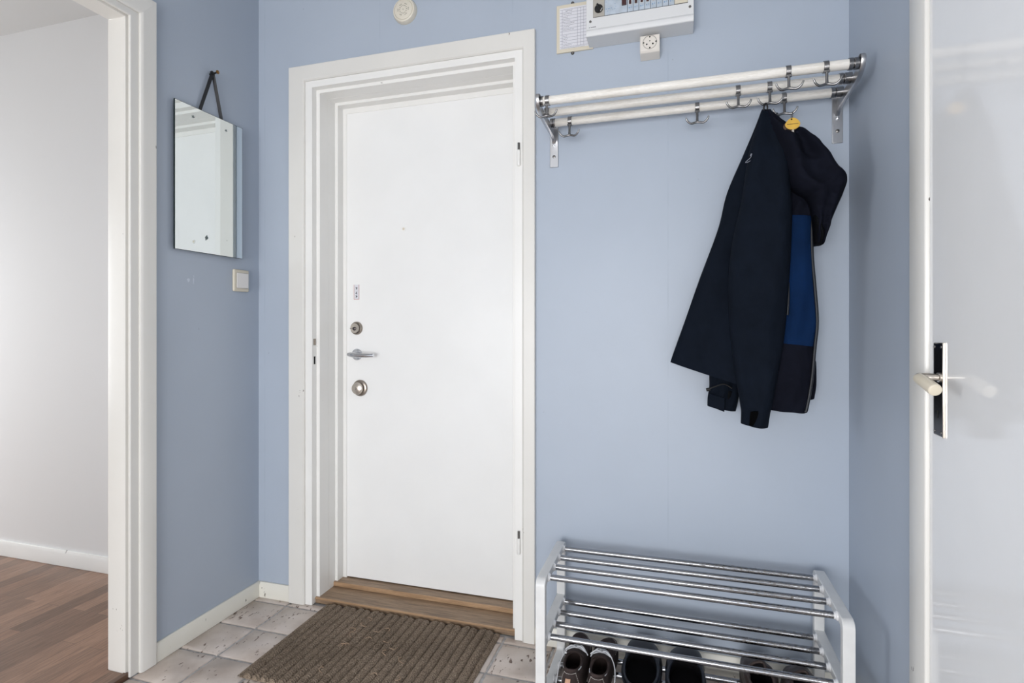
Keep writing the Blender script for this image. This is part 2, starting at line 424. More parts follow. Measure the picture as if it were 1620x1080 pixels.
# swept profiles round a door opening
def sweep_frame(prof, xl, xr, zt, zb, plane='y'):
    """prof: (s_left, s_top, s_right, depth). plane 'y': frame in XZ."""
    m = MB(); n = len(prof); rows = []
    for c in range(4):
        row = []
        for (sl, st, sr, d) in prof:
            h = (xl + sl, zb) if c == 0 else (xl + sl, zt - st) if c == 1 else (xr - sr, zt - st) if c == 2 else (xr - sr, zb)
            row.append((h[0], d, h[1]) if plane == 'y' else (d, h[0], h[1]))
        rows += row
    fs = [(c * n + i, c * n + (i + 1) % n, (c + 1) * n + (i + 1) % n, (c + 1) * n + i) for c in range(3) for i in range(n)]
    fs += [tuple(range(n)), tuple(range(3 * n, 4 * n))]
    m.add(rows, fs); return m
CA = (0.073, 0.062, 0.046)
casing = [(0, 0, 0, YB), (0, 0, 0, 1.850), (0.002, 0.002, 0.002, 1.848), (CA[0] - 0.006, CA[1] - 0.006, CA[2] - 0.006, 1.848), (*CA, 1.8535), (*CA, YB)]
struct(sweep_frame(casing, DX0, DX1, 2.139, 0.0).build('trim_2', 'white_trim_paint', bevel=0.0012), 'flat white casing round the entrance door', 'door casing')
kp = [(CA[0], CA[1], CA[2], 1.94), (CA[0], CA[1], CA[2], 1.857), (0.104, 0.088, 0.075, 1.857), (0.104, 0.088, 0.075, 1.886), (0.119, 0.101, 0.090, 1.886),
      (0.119, 0.101, 0.090, 1.945), (0.1175, 0.0995, 0.0885, 1.9465), (0.119, 0.101, 0.090, 1.948),
      (0.119, 0.101, 0.090, 1.989), (0.132, 0.113, 0.103, 1.989), (0.132, 0.113, 0.103, 2.028), (0.149, 0.135, 0.120, 2.028), (0.149, 0.135, 0.120, 2.045), (0.122, 0.11, 0.095, 2.045), (CA[0], CA[1], CA[2], 2.0)]
frame = sweep_frame(kp, DX0, DX1, 2.139, 0.0).build('trim_3', 'white_frame_paint', bevel=0.0018)
struct(frame, 'deep stepped white frame of the entrance door', 'door frame')
# leftover strike recesses of a removed inner door and hinge knuckles
a = PX(497, 541, -1.383); m = MB(); m.box(-1.3845, -1.3815, 1.866, 1.880, a.z - 0.012, a.z + 0.013)
m.build('strike_plate', 'nickel', frame); m = MB(); m.box(-1.384, -1.3822, 1.869, 1.878, a.z - 0.088, a.z - 0.057); m.build('latch_slot', 'dark_hole', frame)
for py in (243, 858):
    z = P(820, py, 1.85).z; x = P(820.5, py, 1.852).x
    hg = MB().tube([(x, 1.853, z - 0.042), (x, 1.853, z - 0.038), (x, 1.853, z + 0.012), (x, 1.853, z + 0.014)], [0.005, 0.0068, 0.0068, 0.005], 14).build('hinge', 'white_frame_paint', frame)
    MB().tube([(x, 1.853, z + 0.0135), (x, 1.853, z + 0.039)], 0.0042, 12).build('hinge_pin', 'screw_metal', hg)
# threshold
mb = MB(); mb.box(-1.383, -0.546, 1.879, 1.99, 0.0, 0.024); mb.box(-1.383, -0.546, 1.877, 1.882, 0.016, 0.0235, 1); mb.box(-1.383, -0.546, 1.981, 2.045, 0.02, 0.043); mb.box(-1.383, -0.546, 1.979, 1.985, 0.0245, 0.0425, 1)
struct(mb.build('trim_4', ['oak_threshold', 'threshold_edge'], bevel=0.0015), 'two stepped worn oak threshold under the entrance door', 'threshold')

# entrance door
LY = 2.03
dm = MB(); dm.box(-1.352, -0.58, LY + 0.001, LY + 0.05, 0.047, 2.012)
door = struct(dm.build('door_1', 'entrance_door_paint', bevel=0.001), 'smooth white entrance door with locks, lever and peephole', 'door')
m = MB(); p = P(638.5, 362, LY); m.lathe([(0.009, 0), (0.009, 0.002), (0.0065, 0.003), (0.0045, 0.001)], (p.x, LY + 0.001, p.z), (0, -1, 0), 20)
ph = m.build('peephole', 'white_frame_paint', door); MB().lathe([(0.0046, 0), (0.003, 0.0018)], (p.x, LY, p.z), (0, -1, 0), 16).build('peephole_lens', 'cream_plastic', ph)
# small notice with three pictograms
p = P(564, 462, LY); st = MB(); st.box(p.x - 0.0125, p.x + 0.0125, LY - 0.0002, LY + 0.001, p.z - 0.031, p.z + 0.031); sto = st.build('notice_sticker', 'paper', door)
m = MB(); y = LY - 0.0006
m.box(p.x - 0.0125, p.x - 0.0112, y, LY, p.z - 0.031, p.z + 0.031); m.box(p.x + 0.0112, p.x + 0.0125, y, LY, p.z - 0.031, p.z + 0.031); m.box(p.x - 0.0125, p.x + 0.0125, y, LY, p.z - 0.031, p.z - 0.0297)
m.build('sticker_border', 'ink_red', sto)
m = MB()
for k, dz in enumerate((0.017, -0.004, -0.018)):
    for q in range(4 if k else 3):
        a = q * 2.1 + k; m.tube([(p.x + 0.005 * math.cos(a), y, p.z + dz + 0.006 * math.sin(a)), (p.x + 0.004 * math.cos(a + 2.6), y, p.z + dz + 0.005 * math.sin(a + 2.6))], 0.0009, 6)
m.build('sticker_pictogram', 'ink', sto)
# upper cylinder with key turn
p = P(564.5, 519, LY); ax = (0, -1, 0); o3 = (p.x, LY + 0.0005, p.z)
lk = MB().lathe([(0.0275, 0), (0.0275, 0.004), (0.0255, 0.009), (0.0225, 0.0105), (0.0215, 0.0125), (0.0205, 0.0105)], o3, ax, 36).build('lock_rosette', 'nickel', door)
MB().lathe([(0.0205, 0), (0.0205, 0.017), (0.0195, 0.018)], o3, ax, 32).build('lock_cylinder', 'light_nickel', lk)
m = MB(); m.lathe([(0.008, 0.016), (0.0075, 0.022), (0.003, 0.0235)], (p.x, LY, p.z - 0.002), ax, 16); m.tube([(p.x, LY - 0.02, p.z - 0.002), (p.x - 0.001, LY - 0.045, p.z - 0.001)], [0.0055, 0.004], 8, flat=(0, 0, 1)); m.build('key_turn', 'dark_nickel', lk)
# lever
p = P(565, 560.5, LY); o3 = (p.x, LY + 0.0005, p.z)
lv = MB().lathe([(0.0245, 0), (0.0245, 0.003), (0.0225, 0.006), (0.012, 0.0065)], o3, ax, 36).build('door_lever', 'handle_chrome', door)
m = MB(); m.lathe([(0.009, 0.005), (0.009, 0.045)], o3, ax, 20)
m.tube(smooth_path([(p.x - 0.012, LY - 0.049, p.z + 0.003), (p.x, LY - 0.053, p.z + 0.002), (p.x + 0.03, LY - 0.053, p.z), (p.x + 0.07, LY - 0.050, p.z - 0.001), (p.x + 0.104, LY - 0.046, p.z)], 6),
       [0.002] + [0.006 + 0.004 * min(1, i / 8) if i < 12 else 0.010 - 0.003 * (i - 12) / 12 for i in range(1, 25)], 14)
m.build('grip', 'handle_chrome', lv)
# lower knob lock
p = P(570, 613.5, LY); o3 = (p.x, LY + 0.0005, p.z)
kb = MB().lathe([(0.0345, 0), (0.0345, 0.003), (0.032, 0.008), (0.026, 0.0105), (0.015, 0.0105)], o3, ax, 40).build('lock_knob', 'nickel', door)
MB().lathe([(0.014, 0.008), (0.014, 0.016), (0.024, 0.019), (0.0255, 0.023), (0.024, 0.028), (0.017, 0.0325), (0.006, 0.0345)], o3, ax, 40).build('knob', 'light_nickel', kb)
m = MB()
for q in range(3): m.lathe([(0.0016, 0.0335), (0.001, 0.0352)], (p.x + 0.002 * math.cos(q * 2.1), LY, p.z + 0.004 * math.sin(q * 2.1)), ax, 8)
m.build('keyway', 'dark_hole', kb)

# doorway on the left: casing, frame
cpx = [(0.0, 0, 0.013, XL), (0.0, 0, 0.013, XL + 0.014), (0.002, 0.002, 0.015, XL + 0.016), (0.060, 0.055, 0.060, XL + 0.016), (0.0675, 0.0625, 0.0675, XL + 0.011), (0.0675, 0.0625, 0.0675, XL)]
struct(sweep_frame(cpx, 0.345, 1.403, 2.163, 0.0, 'x').build('trim_5', 'white_trim_paint', bevel=0.0012), 'white casing round the open doorway on the left', 'door casing')
jp = [(0.0675, 0.0625, XL - WT), (0.0675, 0.0625, XL + 0.004), (0.094, 0.081, XL + 0.004), (0.0965, 0.0835, XL + 0.001), (0.0965, 0.0835, XL - 0.004), (0.084, 0.072, XL - 0.006), (0.084, 0.072, XL - 0.014), (0.0965, 0.0835, XL - 0.016), (0.0965, 0.0835, XL - WT + 0.014), (0.094, 0.081, XL - WT - 0.006), (0.0675, 0.0625, XL - WT - 0.008)]
struct(sweep_frame([(s, t, s, d) for (s, t, d) in jp], 0.345, 1.403, 2.163, 0.002, 'x').build('trim_6', 'white_trim_paint', bevel=0.0012), 'white chipped jamb lining of the left doorway', 'door frame')

# right hand door
kx = [(XR, 1.376), (XR - 0.015, 1.376), (XR - 0.016, 1.374), (XR - 0.016, 1.318), (XR - 0.013, 1.306), (XR - 0.004, 1.303), (XR + 0.03, 1.303), (XR + 0.03, 1.33), (XR, 1.33)]
mb = MB(); mb.prism(kx, 'z', 0.0, ZC)
struct(mb.build('trim_7', 'white_trim_paint', bevel=0.0015), 'white rounded casing beside the glossy right hand door', 'door casing')
mb = MB(); mb.prism([(x, 1.755 - y) for x, y in kx], 'z', 0.0, ZC)
struct(mb.build('trim_8', 'white_trim_paint', bevel=0.0015), 'white casing on the hinge side of the right hand door', 'door casing')
mb = MB(); mb.box(XR - 0.006, XR + 0.035, 0.455, 1.3025, 0.006, ZC - 0.003)
rd = struct(mb.build('door_2', 'gloss_door_paint', bevel=0.002), 'glossy white flush door with a lever at the right', 'door')
fx = XR - 0.006
py0, py1 = 1.2765, 1.2365; zt, zb_ = PX(1488, 542, fx).z, PX(1489, 690, fx).z
bp = MB(); bp.box(fx - 0.0036, fx + 0.0005, py1, py0, zb_, zt); hp = bp.build('handle_plate', 'dark_nickel', rd, bevel=0.0022)
m = MB(); m.box(fx - 0.0040, fx + 0.0005, py1 - 0.0018, py1 + 0.0006, zb_ - 0.001, zt + 0.0005); m.build('plate_edge', 'light_nickel', hp, bevel=0.0008)
for yy in (py1 + 0.006, py0 - 0.006):
    for zz in (zt - 0.008, zb_ + 0.008): MB().lathe([(0.003, 0), (0.0025, 0.0012), (0.001, 0.0014)], (fx - 0.0034, yy, zz), (-1, 0, 0), 12).build('screw', 'screw_metal', hp)
m = MB(); yk = (py0 + py1) / 2; zk = PX(1488, 655, fx).z; m.lathe([(0.003, 0), (0.003, 0.0008)], (fx - 0.0034, yk, zk + 0.004), (-1, 0, 0), 12); m.box(fx - 0.0042, fx - 0.003, yk - 0.0014, yk + 0.0014, zk - 0.008, zk + 0.003); m.build('keyhole', 'dark_hole', hp)
zn = 1.0045; yn = 1.244
xg = fx - 0.041
nk = MB(); nk.lathe([(0.0095, 0.003), (0.0095, 0.008), (0.0070, 0.009), (0.0070, 0.02)], (fx, yn, zn), (-1, 0, 0), 20)
nk.tube(smooth_path([(fx - 0.018, yn, zn), (xg + 0.010, yn, zn), (xg + 0.001, yn - 0.003, zn - 0.0005), (xg - 0.001, yn - 0.014, zn - 0.003)], 7), [0.0074 + 0.002 * i / 21 for i in range(22)], 16)
le = nk.build('lever_neck', 'light_nickel', hp)
gr = MB().tube([(xg - 0.001, yn - 0.006, zn - 0.002), (xg - 0.001, yn - 0.009, zn - 0.0025), (xg, yn - 0.03, zn - 0.007), (xg, yn - 0.070, zn - 0.0165), (xg, yn - 0.074, zn - 0.0175), (xg, yn - 0.0755, zn - 0.018)], [0.0092, 0.0102, 0.0110, 0.0115, 0.0108, 0.0085], 26).build('lever_grip', 'ivory_plastic', hp)
gr['label'] = 'ivory plastic grip'

# ------------------------------------------------------------------ mirror and switch
MXF = -1.628
q0 = PX(277.3, 155, MXF); q1 = PX(383, 203.5, MXF); qb = PX(277.3, 393, MXF)
mir = thing('wall_mirror', (XL + 0.01, (q0.y + q1.y) / 2, qb.z), 'frameless rectangular mirror hung by a black ribbon on the blue wall', 'mirror')
YAWM = math.radians(0.75); piv = Vector((MXF, (q0.y + q1.y) / 2, qb.z)); hw_ = (q1.y - q0.y) / 2; hh = q0.z - qb.z
RM = Matrix.Rotation(-YAWM, 3, 'Z')
def mpt(a, c, d=0.0): return piv + RM @ Vector((d, a, c))
def mbox(a0, a1, c0, c1, d0, d1):
    m = MB(); m.add([mpt(a, c, d) for c in (c0, c1) for a in (a0, a1) for d in (d0, d1)], [(0, 2, 3, 1), (4, 5, 7, 6), (0, 1, 5, 4), (2, 6, 7, 3), (0, 4, 6, 2), (1, 3, 7, 5)]); return m
mbox(-hw_, hw_, 0, hh, -0.006, -0.0004).build('backing', 'glass_edge', mir)
mbox(-hw_ + 0.0012, hw_ - 0.0012, 0.0012, hh - 0.0012, -0.001, 0.0).build('mirror_glass', 'mirror_silver', mir)
for (px, py) in ((306, 184.5), (357.3, 206.5)):
    c = PX(px, py, MXF); m = MB(); rr = random.Random(int(px)); a = c.y - piv.y; b = c.z - piv.z; ring = []
    for k in range(26):
        t = 2 * PI * k / 26; r1 = 0.0040 * (0.35 + 1.1 * abs(math.sin(2.5 * t + px)) * rr.uniform(0.6, 1.3)); ring.append((a + 1.25 * r1 * math.cos(t), b + r1 * math.sin(t)))
    m.add([mpt(p[0], p[1], 0.0003) for p in ring], [tuple(range(26))]); m.build('silvering_damage', 'silver_damage', mir)
c = PX(327, 376, MXF); a = c.y - piv.y; b = c.z - piv.z; m = MB()
m.add([mpt(a + 0.0068 * math.cos(2 * PI * k / 28), b + 0.0062 * math.sin(2 * PI * k / 28), 0.0003) for k in range(28)], [tuple(range(28))])
dmg = m.build('silvering_damage', 'silver_damage', mir)
for sg, da in ((1, 0.001), (-1, -0.003)): MB().add([mpt(a + da + x_ * 0.0018, b + sg * (0.0055 + z_ * 0.0042), 0.0004) for x_, z_ in ((-1, 0), (1, 0), (0.8, 1), (-0.8, 1))], [(0, 1, 2, 3)]).build('silvering_tick', 'silver_damage', dmg)
nz = PX(336, 116, XL + 0.012); 
nail = thing('wall_nail', (XL, nz.y, nz.z), 'old nail with a worn brass head holding the mirror ribbon', 'nail')
hd = Vector((XL + 0.034, nz.y + 0.001, nz.z + 0.002))
MB().tube([(XL - 0.01, nz.y, nz.z - 0.003), (XL + 0.02, nz.y, nz.z - 0.001), hd], 0.0032, 12).build('shank', 'black', nail)
MB().lathe([(0.004, -0.002), (0.0068, 0), (0.0068, 0.003), (0.004, 0.0042)], hd, (1, 0.02, 0.1), 16).build('head', 'brass', nail)
def ribbon(p, q, wdt, twist):
    m = MB(); vs = []; n = 16
    for i in range(n + 1):
        t = i / n; c = p.lerp(q, t); a = twist[0] + (twist[1] - twist[0]) * t; tang = (q - p).normalized()
        side = tang.cross(Vector((1, 0, 0))).normalized(); nor = tang.cross(side)
        s = side * math.cos(a) + nor * math.sin(a); nn = tang.cross(s)
        for k1, k2 in ((-1, -1), (1, -1), (1, 1), (-1, 1)): vs.append(c + s * wdt * k1 + nn * 0.0006 * k2)
    fs = [(i * 4 + j, i * 4 + (j + 1) % 4, i * 4 + 4 + (j + 1) % 4, i * 4 + 4 + j) for i in range(n) for j in range(4)] + [(0, 1, 2, 3), (n * 4 + 3, n * 4 + 2, n * 4 + 1, n * 4)]
    m.add(vs, fs); return m
top = Vector((XL + 0.012, nz.y, nz.z))
b1 = PX(312.5, 171, XL + 0.009); b2 = PX(352.5, 189.5, XL + 0.009); b1.z -= 0.03; b2.z -= 0.03
mr = ribbon(top, b1, 0.0062, (0.3, 0.0)); mr2 = ribbon(top + Vector((0, 0.003, -0.001)), b2, 0.0058, (1.15, 0.85)); mr.add(mr2.v, mr2.f)
mr.tube([top + Vector((0, -0.006, 0.0)), top + Vector((0, -0.002, 0.004)), top + Vector((0, 0.004, 0.003)), top + Vector((0, 0.006, -0.004))], 0.0045, 10)
mr.build('hanging_ribbon', 'black_ribbon', mir)
# light switch
s0 = PX(366.5, 443, XL); s1 = PX(393, 443, XL + 0.004); zz = PX(379, 444, XL).z
sw = thing('light_switch', (XL, (s0.y + s1.y) / 2, zz - 0.043), 'cream light switch with a white rocker below the mirror', 'light switch')
ym = (s0.y + s1.y) / 2; hwid = (s1.y - s0.y) / 2 - 0.002
MB().box(XL - 0.001, XL + 0.010, ym - hwid, ym + hwid, zz - 0.043, zz + 0.043).build('plate', 'cream_plastic', sw, bevel=0.005, seg=3)
MB().add([(XL + 0.006, ym - 0.026, zz - 0.029), (XL + 0.006, ym + 0.030, zz - 0.029), (XL + 0.006, ym + 0.030, zz + 0.029), (XL + 0.006, ym - 0.026, zz + 0.029),
          (XL + 0.0115, ym - 0.026, zz - 0.029), (XL + 0.0150, ym + 0.030, zz - 0.029), (XL + 0.0150, ym + 0.030, zz + 0.029), (XL + 0.0115, ym - 0.026, zz + 0.029)],
         [(0, 1, 2, 3), (4, 5, 6, 7), (0, 1, 5, 4), (1, 2, 6, 5), (2, 3, 7, 6), (3, 0, 4, 7)]).build('rocker', 'switch_white', sw, bevel=0.001)
MB().box(XL + 0.008, XL + 0.0105, ym - 0.0275, ym + 0.0315, zz - 0.0305, zz + 0.0305).build('rocker_gap', 'grey_plastic', sw)
# pale paint nicks beside the switch
m = MB()
for (px, py, a, b) in ((298, 443, 0.0055, 0.0065), (306, 444, 0.0018, 0.012), (306.5, 437, 0.001, 0.004)):
    c = PX(px, py, XL); m.add([(XL + 0.0006, c.y + a * math.cos(t) * (1 + 0.25 * math.sin(3 * t)), c.z + b * math.sin(t)) for t in [i * PI / 8 for i in range(16)]], [tuple(range(16))])
    m.add([(XL - 0.0005, c.y + a * math.cos(t) * (1 + 0.25 * math.sin(3 * t)), c.z + b * math.sin(t)) for t in [i * PI / 8 for i in range(16)]], [tuple(range(16))])
simple('bare_plaster', (205, 212, 224), 0.7)
tag(m.build('plaster_chip', 'bare_plaster'), 'small pale paint chip on the blue wall left of the light switch', 'paint chip')

# ------------------------------------------------------------------ high on the back wall
c = P(642, 19.5, YB)
ch = thing('door_chime', (c.x, YB, c.z - 0.05), 'round cream disc with small drilled holes above the entrance door', 'wall disc')
R_ = 0.047
MB().lathe([(R_, 0), (R_, 0.010), (R_ - 0.004, 0.018), (R_ - 0.009, 0.020), (R_ - 0.0105, 0.0175)], (c.x, YB, c.z), (0, -1, 0), 48).build('housing', 'disc_plastic', ch)
MB().lathe([(R_ - 0.0105, 0.012), (R_ - 0.011, 0.0195), (R_ - 0.013, 0.0205), (0.004, 0.0215)], (c.x, YB, c.z), (0, -1, 0), 48).build('grille', 'disc_plastic', ch)
hol = [(0, 0)] + [(0.0145 * math.cos(a), 0.0145 * math.sin(a)) for a in [i * PI / 6 for i in range(12)]] + [(0.0215 * math.cos(a), 0.0215 * math.sin(a)) for k in range(6) for a in (k * PI / 3 - 0.13, k * PI / 3 + 0.13)]
for hx, hz in hol: MB().lathe([(0.0013, 0.019), (0.0013, 0.0219)], (c.x + hx, YB, c.z + hz), (0, -1, 0), 8).build('hole', 'dark_hole', ch)
# circuit list
x0_, x1_ = P(881, 50, YB).x, -0.270; zt_, zb2 = 2.208, 2.044
cc = thing('circuit_chart', ((x0_ + x1_) / 2, YB, zb2), 'handwritten paper chart in a cream holder half behind the fuse box', 'chart')
MB().box(x0_, x1_, YB - 0.006, YB + 0.0005, zb2, zt_).build('holder', 'cream_plastic', cc, bevel=0.001)
sx0, sx1, sz0, sz1 = x0_ + 0.011, x1_ - 0.009, zb2 + 0.012, zt_ - 0.012
sh = MB().box(sx0, sx1, YB - 0.0068, YB - 0.005, sz0, sz1).build('paper_sheet', 'paper', cc)
m = MB(); yy = YB - 0.0072; rows = 12
for k in range(rows + 1):
    z = sz0 + 0.006 + (sz1 - sz0 - 0.012) * k / rows; m.box(sx0 + 0.002, sx1, yy, YB - 0.0065, z - 0.0003, z + 0.0003)
for xx in (sx0 + 0.009, sx0 + 0.062, sx0 + 0.073, sx0 + 0.083): m.box(xx - 0.0003, xx + 0.0003, yy, YB - 0.0065, sz0 + 0.006, sz1 - 0.006)
m.build('ruling', 'ruling_ink', sh)
m = MB(); rr = random.Random(3)
for k in (0, 1, 2, 3, 4, 5, 6, 8, 9, 10, 11):
    z = sz1 - 0.010 - (sz1 - sz0 - 0.012) * k / rows; n = rr.randint(6, 16) if k else 10; xa = sx0 + 0.012 + (0.008 if k == 0 else 0); pts = []
    for q in range(n * 3): pts.append((xa + q * 0.00085, yy, z - 0.001 + rr.uniform(-0.0018, 0.0018) * (1.4 if k == 0 else 1)))
    m.tube(pts, 0.00028, 4)
m.tube([(sx0 + 0.006 + q * 0.0022, yy, sz0 + 0.002 + rr.uniform(-0.0008, 0.0008)) for q in range(38)], 0.0003, 4)
m.build('handwriting', 'ink', sh)
for zz, nm in ((zt_ + 0.003, 'a'), (zb2 - 0.003, 'b')):
    xs = P(906, 50, YB).x; MB().lathe([(0.006, 0), (0.006, 0.002), (0.0035, 0.005), (0.001, 0.0055)], (xs, YB - 0.0005, zz), (0, -1, 0), 16).build('screw', 'screw_metal', cc)
# fuse box
bx0, bx1, bz0, bz1, by = -0.283, 0.052, 2.047, 2.30, 1.792
fb = thing('fuse_box', ((bx0 + bx1) / 2, YB, bz0), 'white fuse box with blue breakers and a black rotary switch', 'fuse box')
m = MB(); prof = [(YB, bz0), (by + 0.003, bz0 + 0.004), (by, bz0 + 0.008), (by - 0.001, bz0 + 0.022), (by + 0.003, bz0 + 0.027), (by + 0.003, bz1 - 0.05), (by, bz1 - 0.044), (by, bz1 - 0.026), (by + 0.008, bz1 - 0.02), (YB, bz1)]
m.prism(prof, 'x', bx0, bx1); m.build('cover', 'box_plastic', fb, bevel=0.0015)
fy = by + 0.003
def fpt(px, py): return P(px, py, fy)
def panel(x0, x1, z0, z1, th): return MB().box(x0, x1, fy - th, fy + 0.002, z0, z1)
wx0, wx1 = fpt(938.5, 20).x, fpt(1088, 0).x; wz0 = fpt(939, 28).z; wz1 = wz0 + 0.078
g_ = fpt(956.5, 20).x
rs = panel(wx0, g_, wz0, wz1, 0.003).build('rotary_switch', 'grey_plastic', fb, bevel=0.0008)
kc = Vector(((wx0 + g_) / 2, fy, wz0 + 0.024))
MB().lathe([(0.0135, 0.002), (0.0135, 0.007), (0.0125, 0.009), (0.002, 0.0095)], kc, (0, -1, 0), 28).tube([(kc.x - 0.004, fy - 0.012, kc.z + 0.012), (kc.x + 0.004, fy - 0.012, kc.z - 0.010)], [0.0035, 0.003], 10).build('knob', 'black', rs)
MB().tube([(kc.x + 0.006, fy - 0.0104, kc.z - 0.012), (kc.x + 0.012, fy - 0.0104, kc.z - 0.002)], 0.001, 6).build('pointer_mark', 'switch_white', rs)
bxs = [g_, fpt(992.5, 10).x]
MB().box(wx0 - 0.0005, wx1 + 0.0005, fy - 0.0006, fy + 0.002, wz0 - 0.0006, wz1).build('breaker_bay', 'dark_hole', fb)
mb_ = panel(bxs[0] + 0.0006, bxs[1] - 0.0006, wz0, wz1, 0.003).build('main_breaker', 'breaker_blue', fb, bevel=0.0006)
MB().box(fpt(984, 5).x, fpt(991, 5).x, fy - 0.008, fy - 0.002, wz0 + 0.022, wz0 + 0.042).build('rocker', 'breaker_dark', mb_, bevel=0.001)
m = MB(); rr = random.Random(5)
for k in range(14):
    xx = bxs[0] + 0.004 + rr.random() * 0.034; z = wz0 + 0.008 + rr.random() * 0.05; m.box(xx, xx + rr.uniform(0.002, 0.006), fy - 0.0033, fy - 0.002, z, z + rr.uniform(0.0006, 0.0016))
for k in range(4): m.box(bxs[0] + 0.006 + k * 0.0055, bxs[0] + 0.0095 + k * 0.0055, fy - 0.0033, fy - 0.002, wz0 + 0.052, wz0 + 0.056)
m.build('printing', 'print_blue', mb_)
be = fpt(1067, 5).x; nb = 8
for k in range(nb):
    a0 = bxs[1] + (be - bxs[1]) * k / nb; a1 = bxs[1] + (be - bxs[1]) * (k + 1) / nb; mid = (a0 + a1) / 2
    br = panel(a0 + 0.0005, a1 - 0.0005, wz0, wz1, 0.003).build('breaker', 'breaker_blue', fb, bevel=0.0006)
    m = MB(); m.box(mid - 0.0045, mid + 0.0045, fy - 0.0034, fy - 0.002, wz0 + 0.022, wz0 + 0.05)
    m.build('rocker_slot', 'switch_white' if k % 2 == 0 else 'grey_plastic', br)
    if k < 6: MB().box(mid - 0.0035, mid + 0.0035, fy - 0.008, fy - 0.002, wz0 + 0.023, wz0 + 0.034).build('rocker', 'breaker_dark', br, bevel=0.0008)
    m = MB(); m.lathe([(0.0022, 0.002), (0.0018, 0.0033)], (mid - 0.003, fy, wz0 + 0.012), (0, -1, 0), 10); m.box(mid + 0.001, mid + 0.005, fy - 0.0033, fy - 0.002, wz0 + 0.0115, wz0 + 0.0125); m.box(mid + 0.002, mid + 0.005, fy - 0.0033, fy - 0.002, wz0 + 0.015, wz0 + 0.0158); m.build('printing', 'print_blue', br)
panel(be + 0.0006, wx1, wz0 + 0.001, wz1, 0.0015).build('blank_cover', 'cream_plastic', fb, bevel=0.0006)
for (px, py) in ((934, 34.5), (1091.5, 10.5)):
    s = fpt(px, py); MB().lathe([(0.0042, -0.001), (0.0042, 0.0006), (0.002, 0.0012)], s, (0, -1, 0), 14).build('screw', 'screw_metal', fb)
m = MB(); s = fpt(932, 44.5); rr = random.Random(9)
m.box(s.x, s.x + 0.0022, fy - 0.0005, fy + 0.001, s.z, s.z + 0.0018)
for k in range(8): m.box(s.x + 0.0055 + k * 0.0022, s.x + 0.007 + k * 0.0022, fy - 0.0005, fy + 0.001, s.z - 0.0002, s.z + (0.0026 if k % 3 == 0 else 0.0018))
m.build('maker_mark', 'ink', fb)
# socket
ux0, ux1, uz0, uz1, uy = -0.113, -0.051, 1.980, 2.044, 1.822
so = thing('wall_socket', ((ux0 + ux1) / 2, YB, uz0), 'white surface mounted round power socket directly below the fuse box', 'socket')
m = MB(); m.prism([(YB, uz0), (uy + 0.006, uz0 + 0.008), (uy, uz0 + 0.016), (uy, uz1 - 0.002), (YB, uz1 - 0.002)], 'x', ux0, ux1); m.build('housing', 'socket_plastic', so, bevel=0.002)
sc_ = Vector(((ux0 + ux1) / 2, uy, (uz0 + 0.014 + uz1) / 2))
MB().lathe([(0.0225, -0.0003), (0.0225, 0.0006), (0.0205, 0.0008), (0.0200, -0.0002)], sc_, (0, -1, 0), 36).build('rim', 'grey_plastic', so)
MB().lathe([(0.0198, -0.001), (0.0196, 0.0002)], sc_, (0, -1, 0), 36).build('well', 'socket_plastic', so)
for hx, hz, r1 in ((-0.0095, -0.006, 0.0026), (0.0095, -0.006, 0.0026), (0, 0.004, 0.0018), (0, 0.017, 0.0024), (0, -0.018, 0.0024), (-0.0195, 0, 0.0024), (0.0195, 0, 0.0024)):
    MB().lathe([(r1, 0), (r1, 0.0008)], sc_ + Vector((hx, 0, hz)), (0, -1, 0), 12).build('contact_hole', 'dark_hole', so)

# ------------------------------------------------------------------ hat rack
RODS = [(1.640, 1.793, 'front'), (1.728, 1.792, 'middle'), (1.812, 1.788, 'rear')]
hr = thing('hat_rack', (0.03, YB, 1.652), 'wall mounted hat rack with three whitewashed rods on steel brackets', 'hat rack')
XA, XB_ = -0.405, 0.4635
for (y, z, n) in RODS:
    MB().tube([(XA + 0.004, y, z), (XB_ - 0.004, y, z)], 0.0132, 24).build('rod', 'whitewashed_wood', hr)
for x, sgn in ((XA, 1), (XB_, -1)):
    m = MB(); m.box(x - 0.0145, x + 0.0145, YB - 0.005, YB + 0.0005, 1.654, 1.800)
    br = m.build('bracket', 'brushed_steel', hr, bevel=0.0012)
    a = MB(); arm = [(YB - 0.004, 1.735), (YB - 0.02, 1.748), (1.81, 1.752), (1.70, 1.757), (1.655, 1.762), (1.628, 1.776), (1.618, 1.794), (1.621, 1.808), (1.632, 1.8125), (1.65, 1.811), (1.655, 1.805), (1.70, 1.788), (1.80, 1.785), (YB - 0.004, 1.798)]
    a.prism(arm, 'x', x - 0.0015, x + 0.0015)
    a.tube([(x, v.x, v.y) for v in smooth_path([Vector((p_[0], p_[1], 0)) for p_ in arm[:10]], 4)], 0.006, 10, flat=(0, 0, 1))
    a.build('arm', 'brushed_steel', br, bevel=0.0005)
    for (y, z, n) in RODS:
        sl_ = 0.5 if sgn > 0 else 1.0; s = MB(); s.tube([(x - sgn * 0.001, y, z), (x + sgn * 0.016 * sl_, y, z), (x + sgn * 0.018 * sl_, y, z), (x + sgn * 0.020 * sl_, y, z), (x + sgn * 0.030 * sl_, y, z)], [0.0155, 0.0155, 0.0135, 0.0155, 0.0155], 24); s.build('rod_socket', 'hook_steel', br)
    sc2 = MB(); sc2.lathe([(0.0055, 0.0), (0.005, 0.002), (0.002, 0.003)], (x, YB - 0.005, 1.690), (0, -1, 0), 16); sc2.build('screw', 'screw_metal', br)
    MB().lathe([(0.004, 0), (0.0035, 0.004), (0.001, 0.005)], (x, YB - 0.005, 1.728), (0, -1, 0), 12).build('rivet', 'handle_chrome', br)
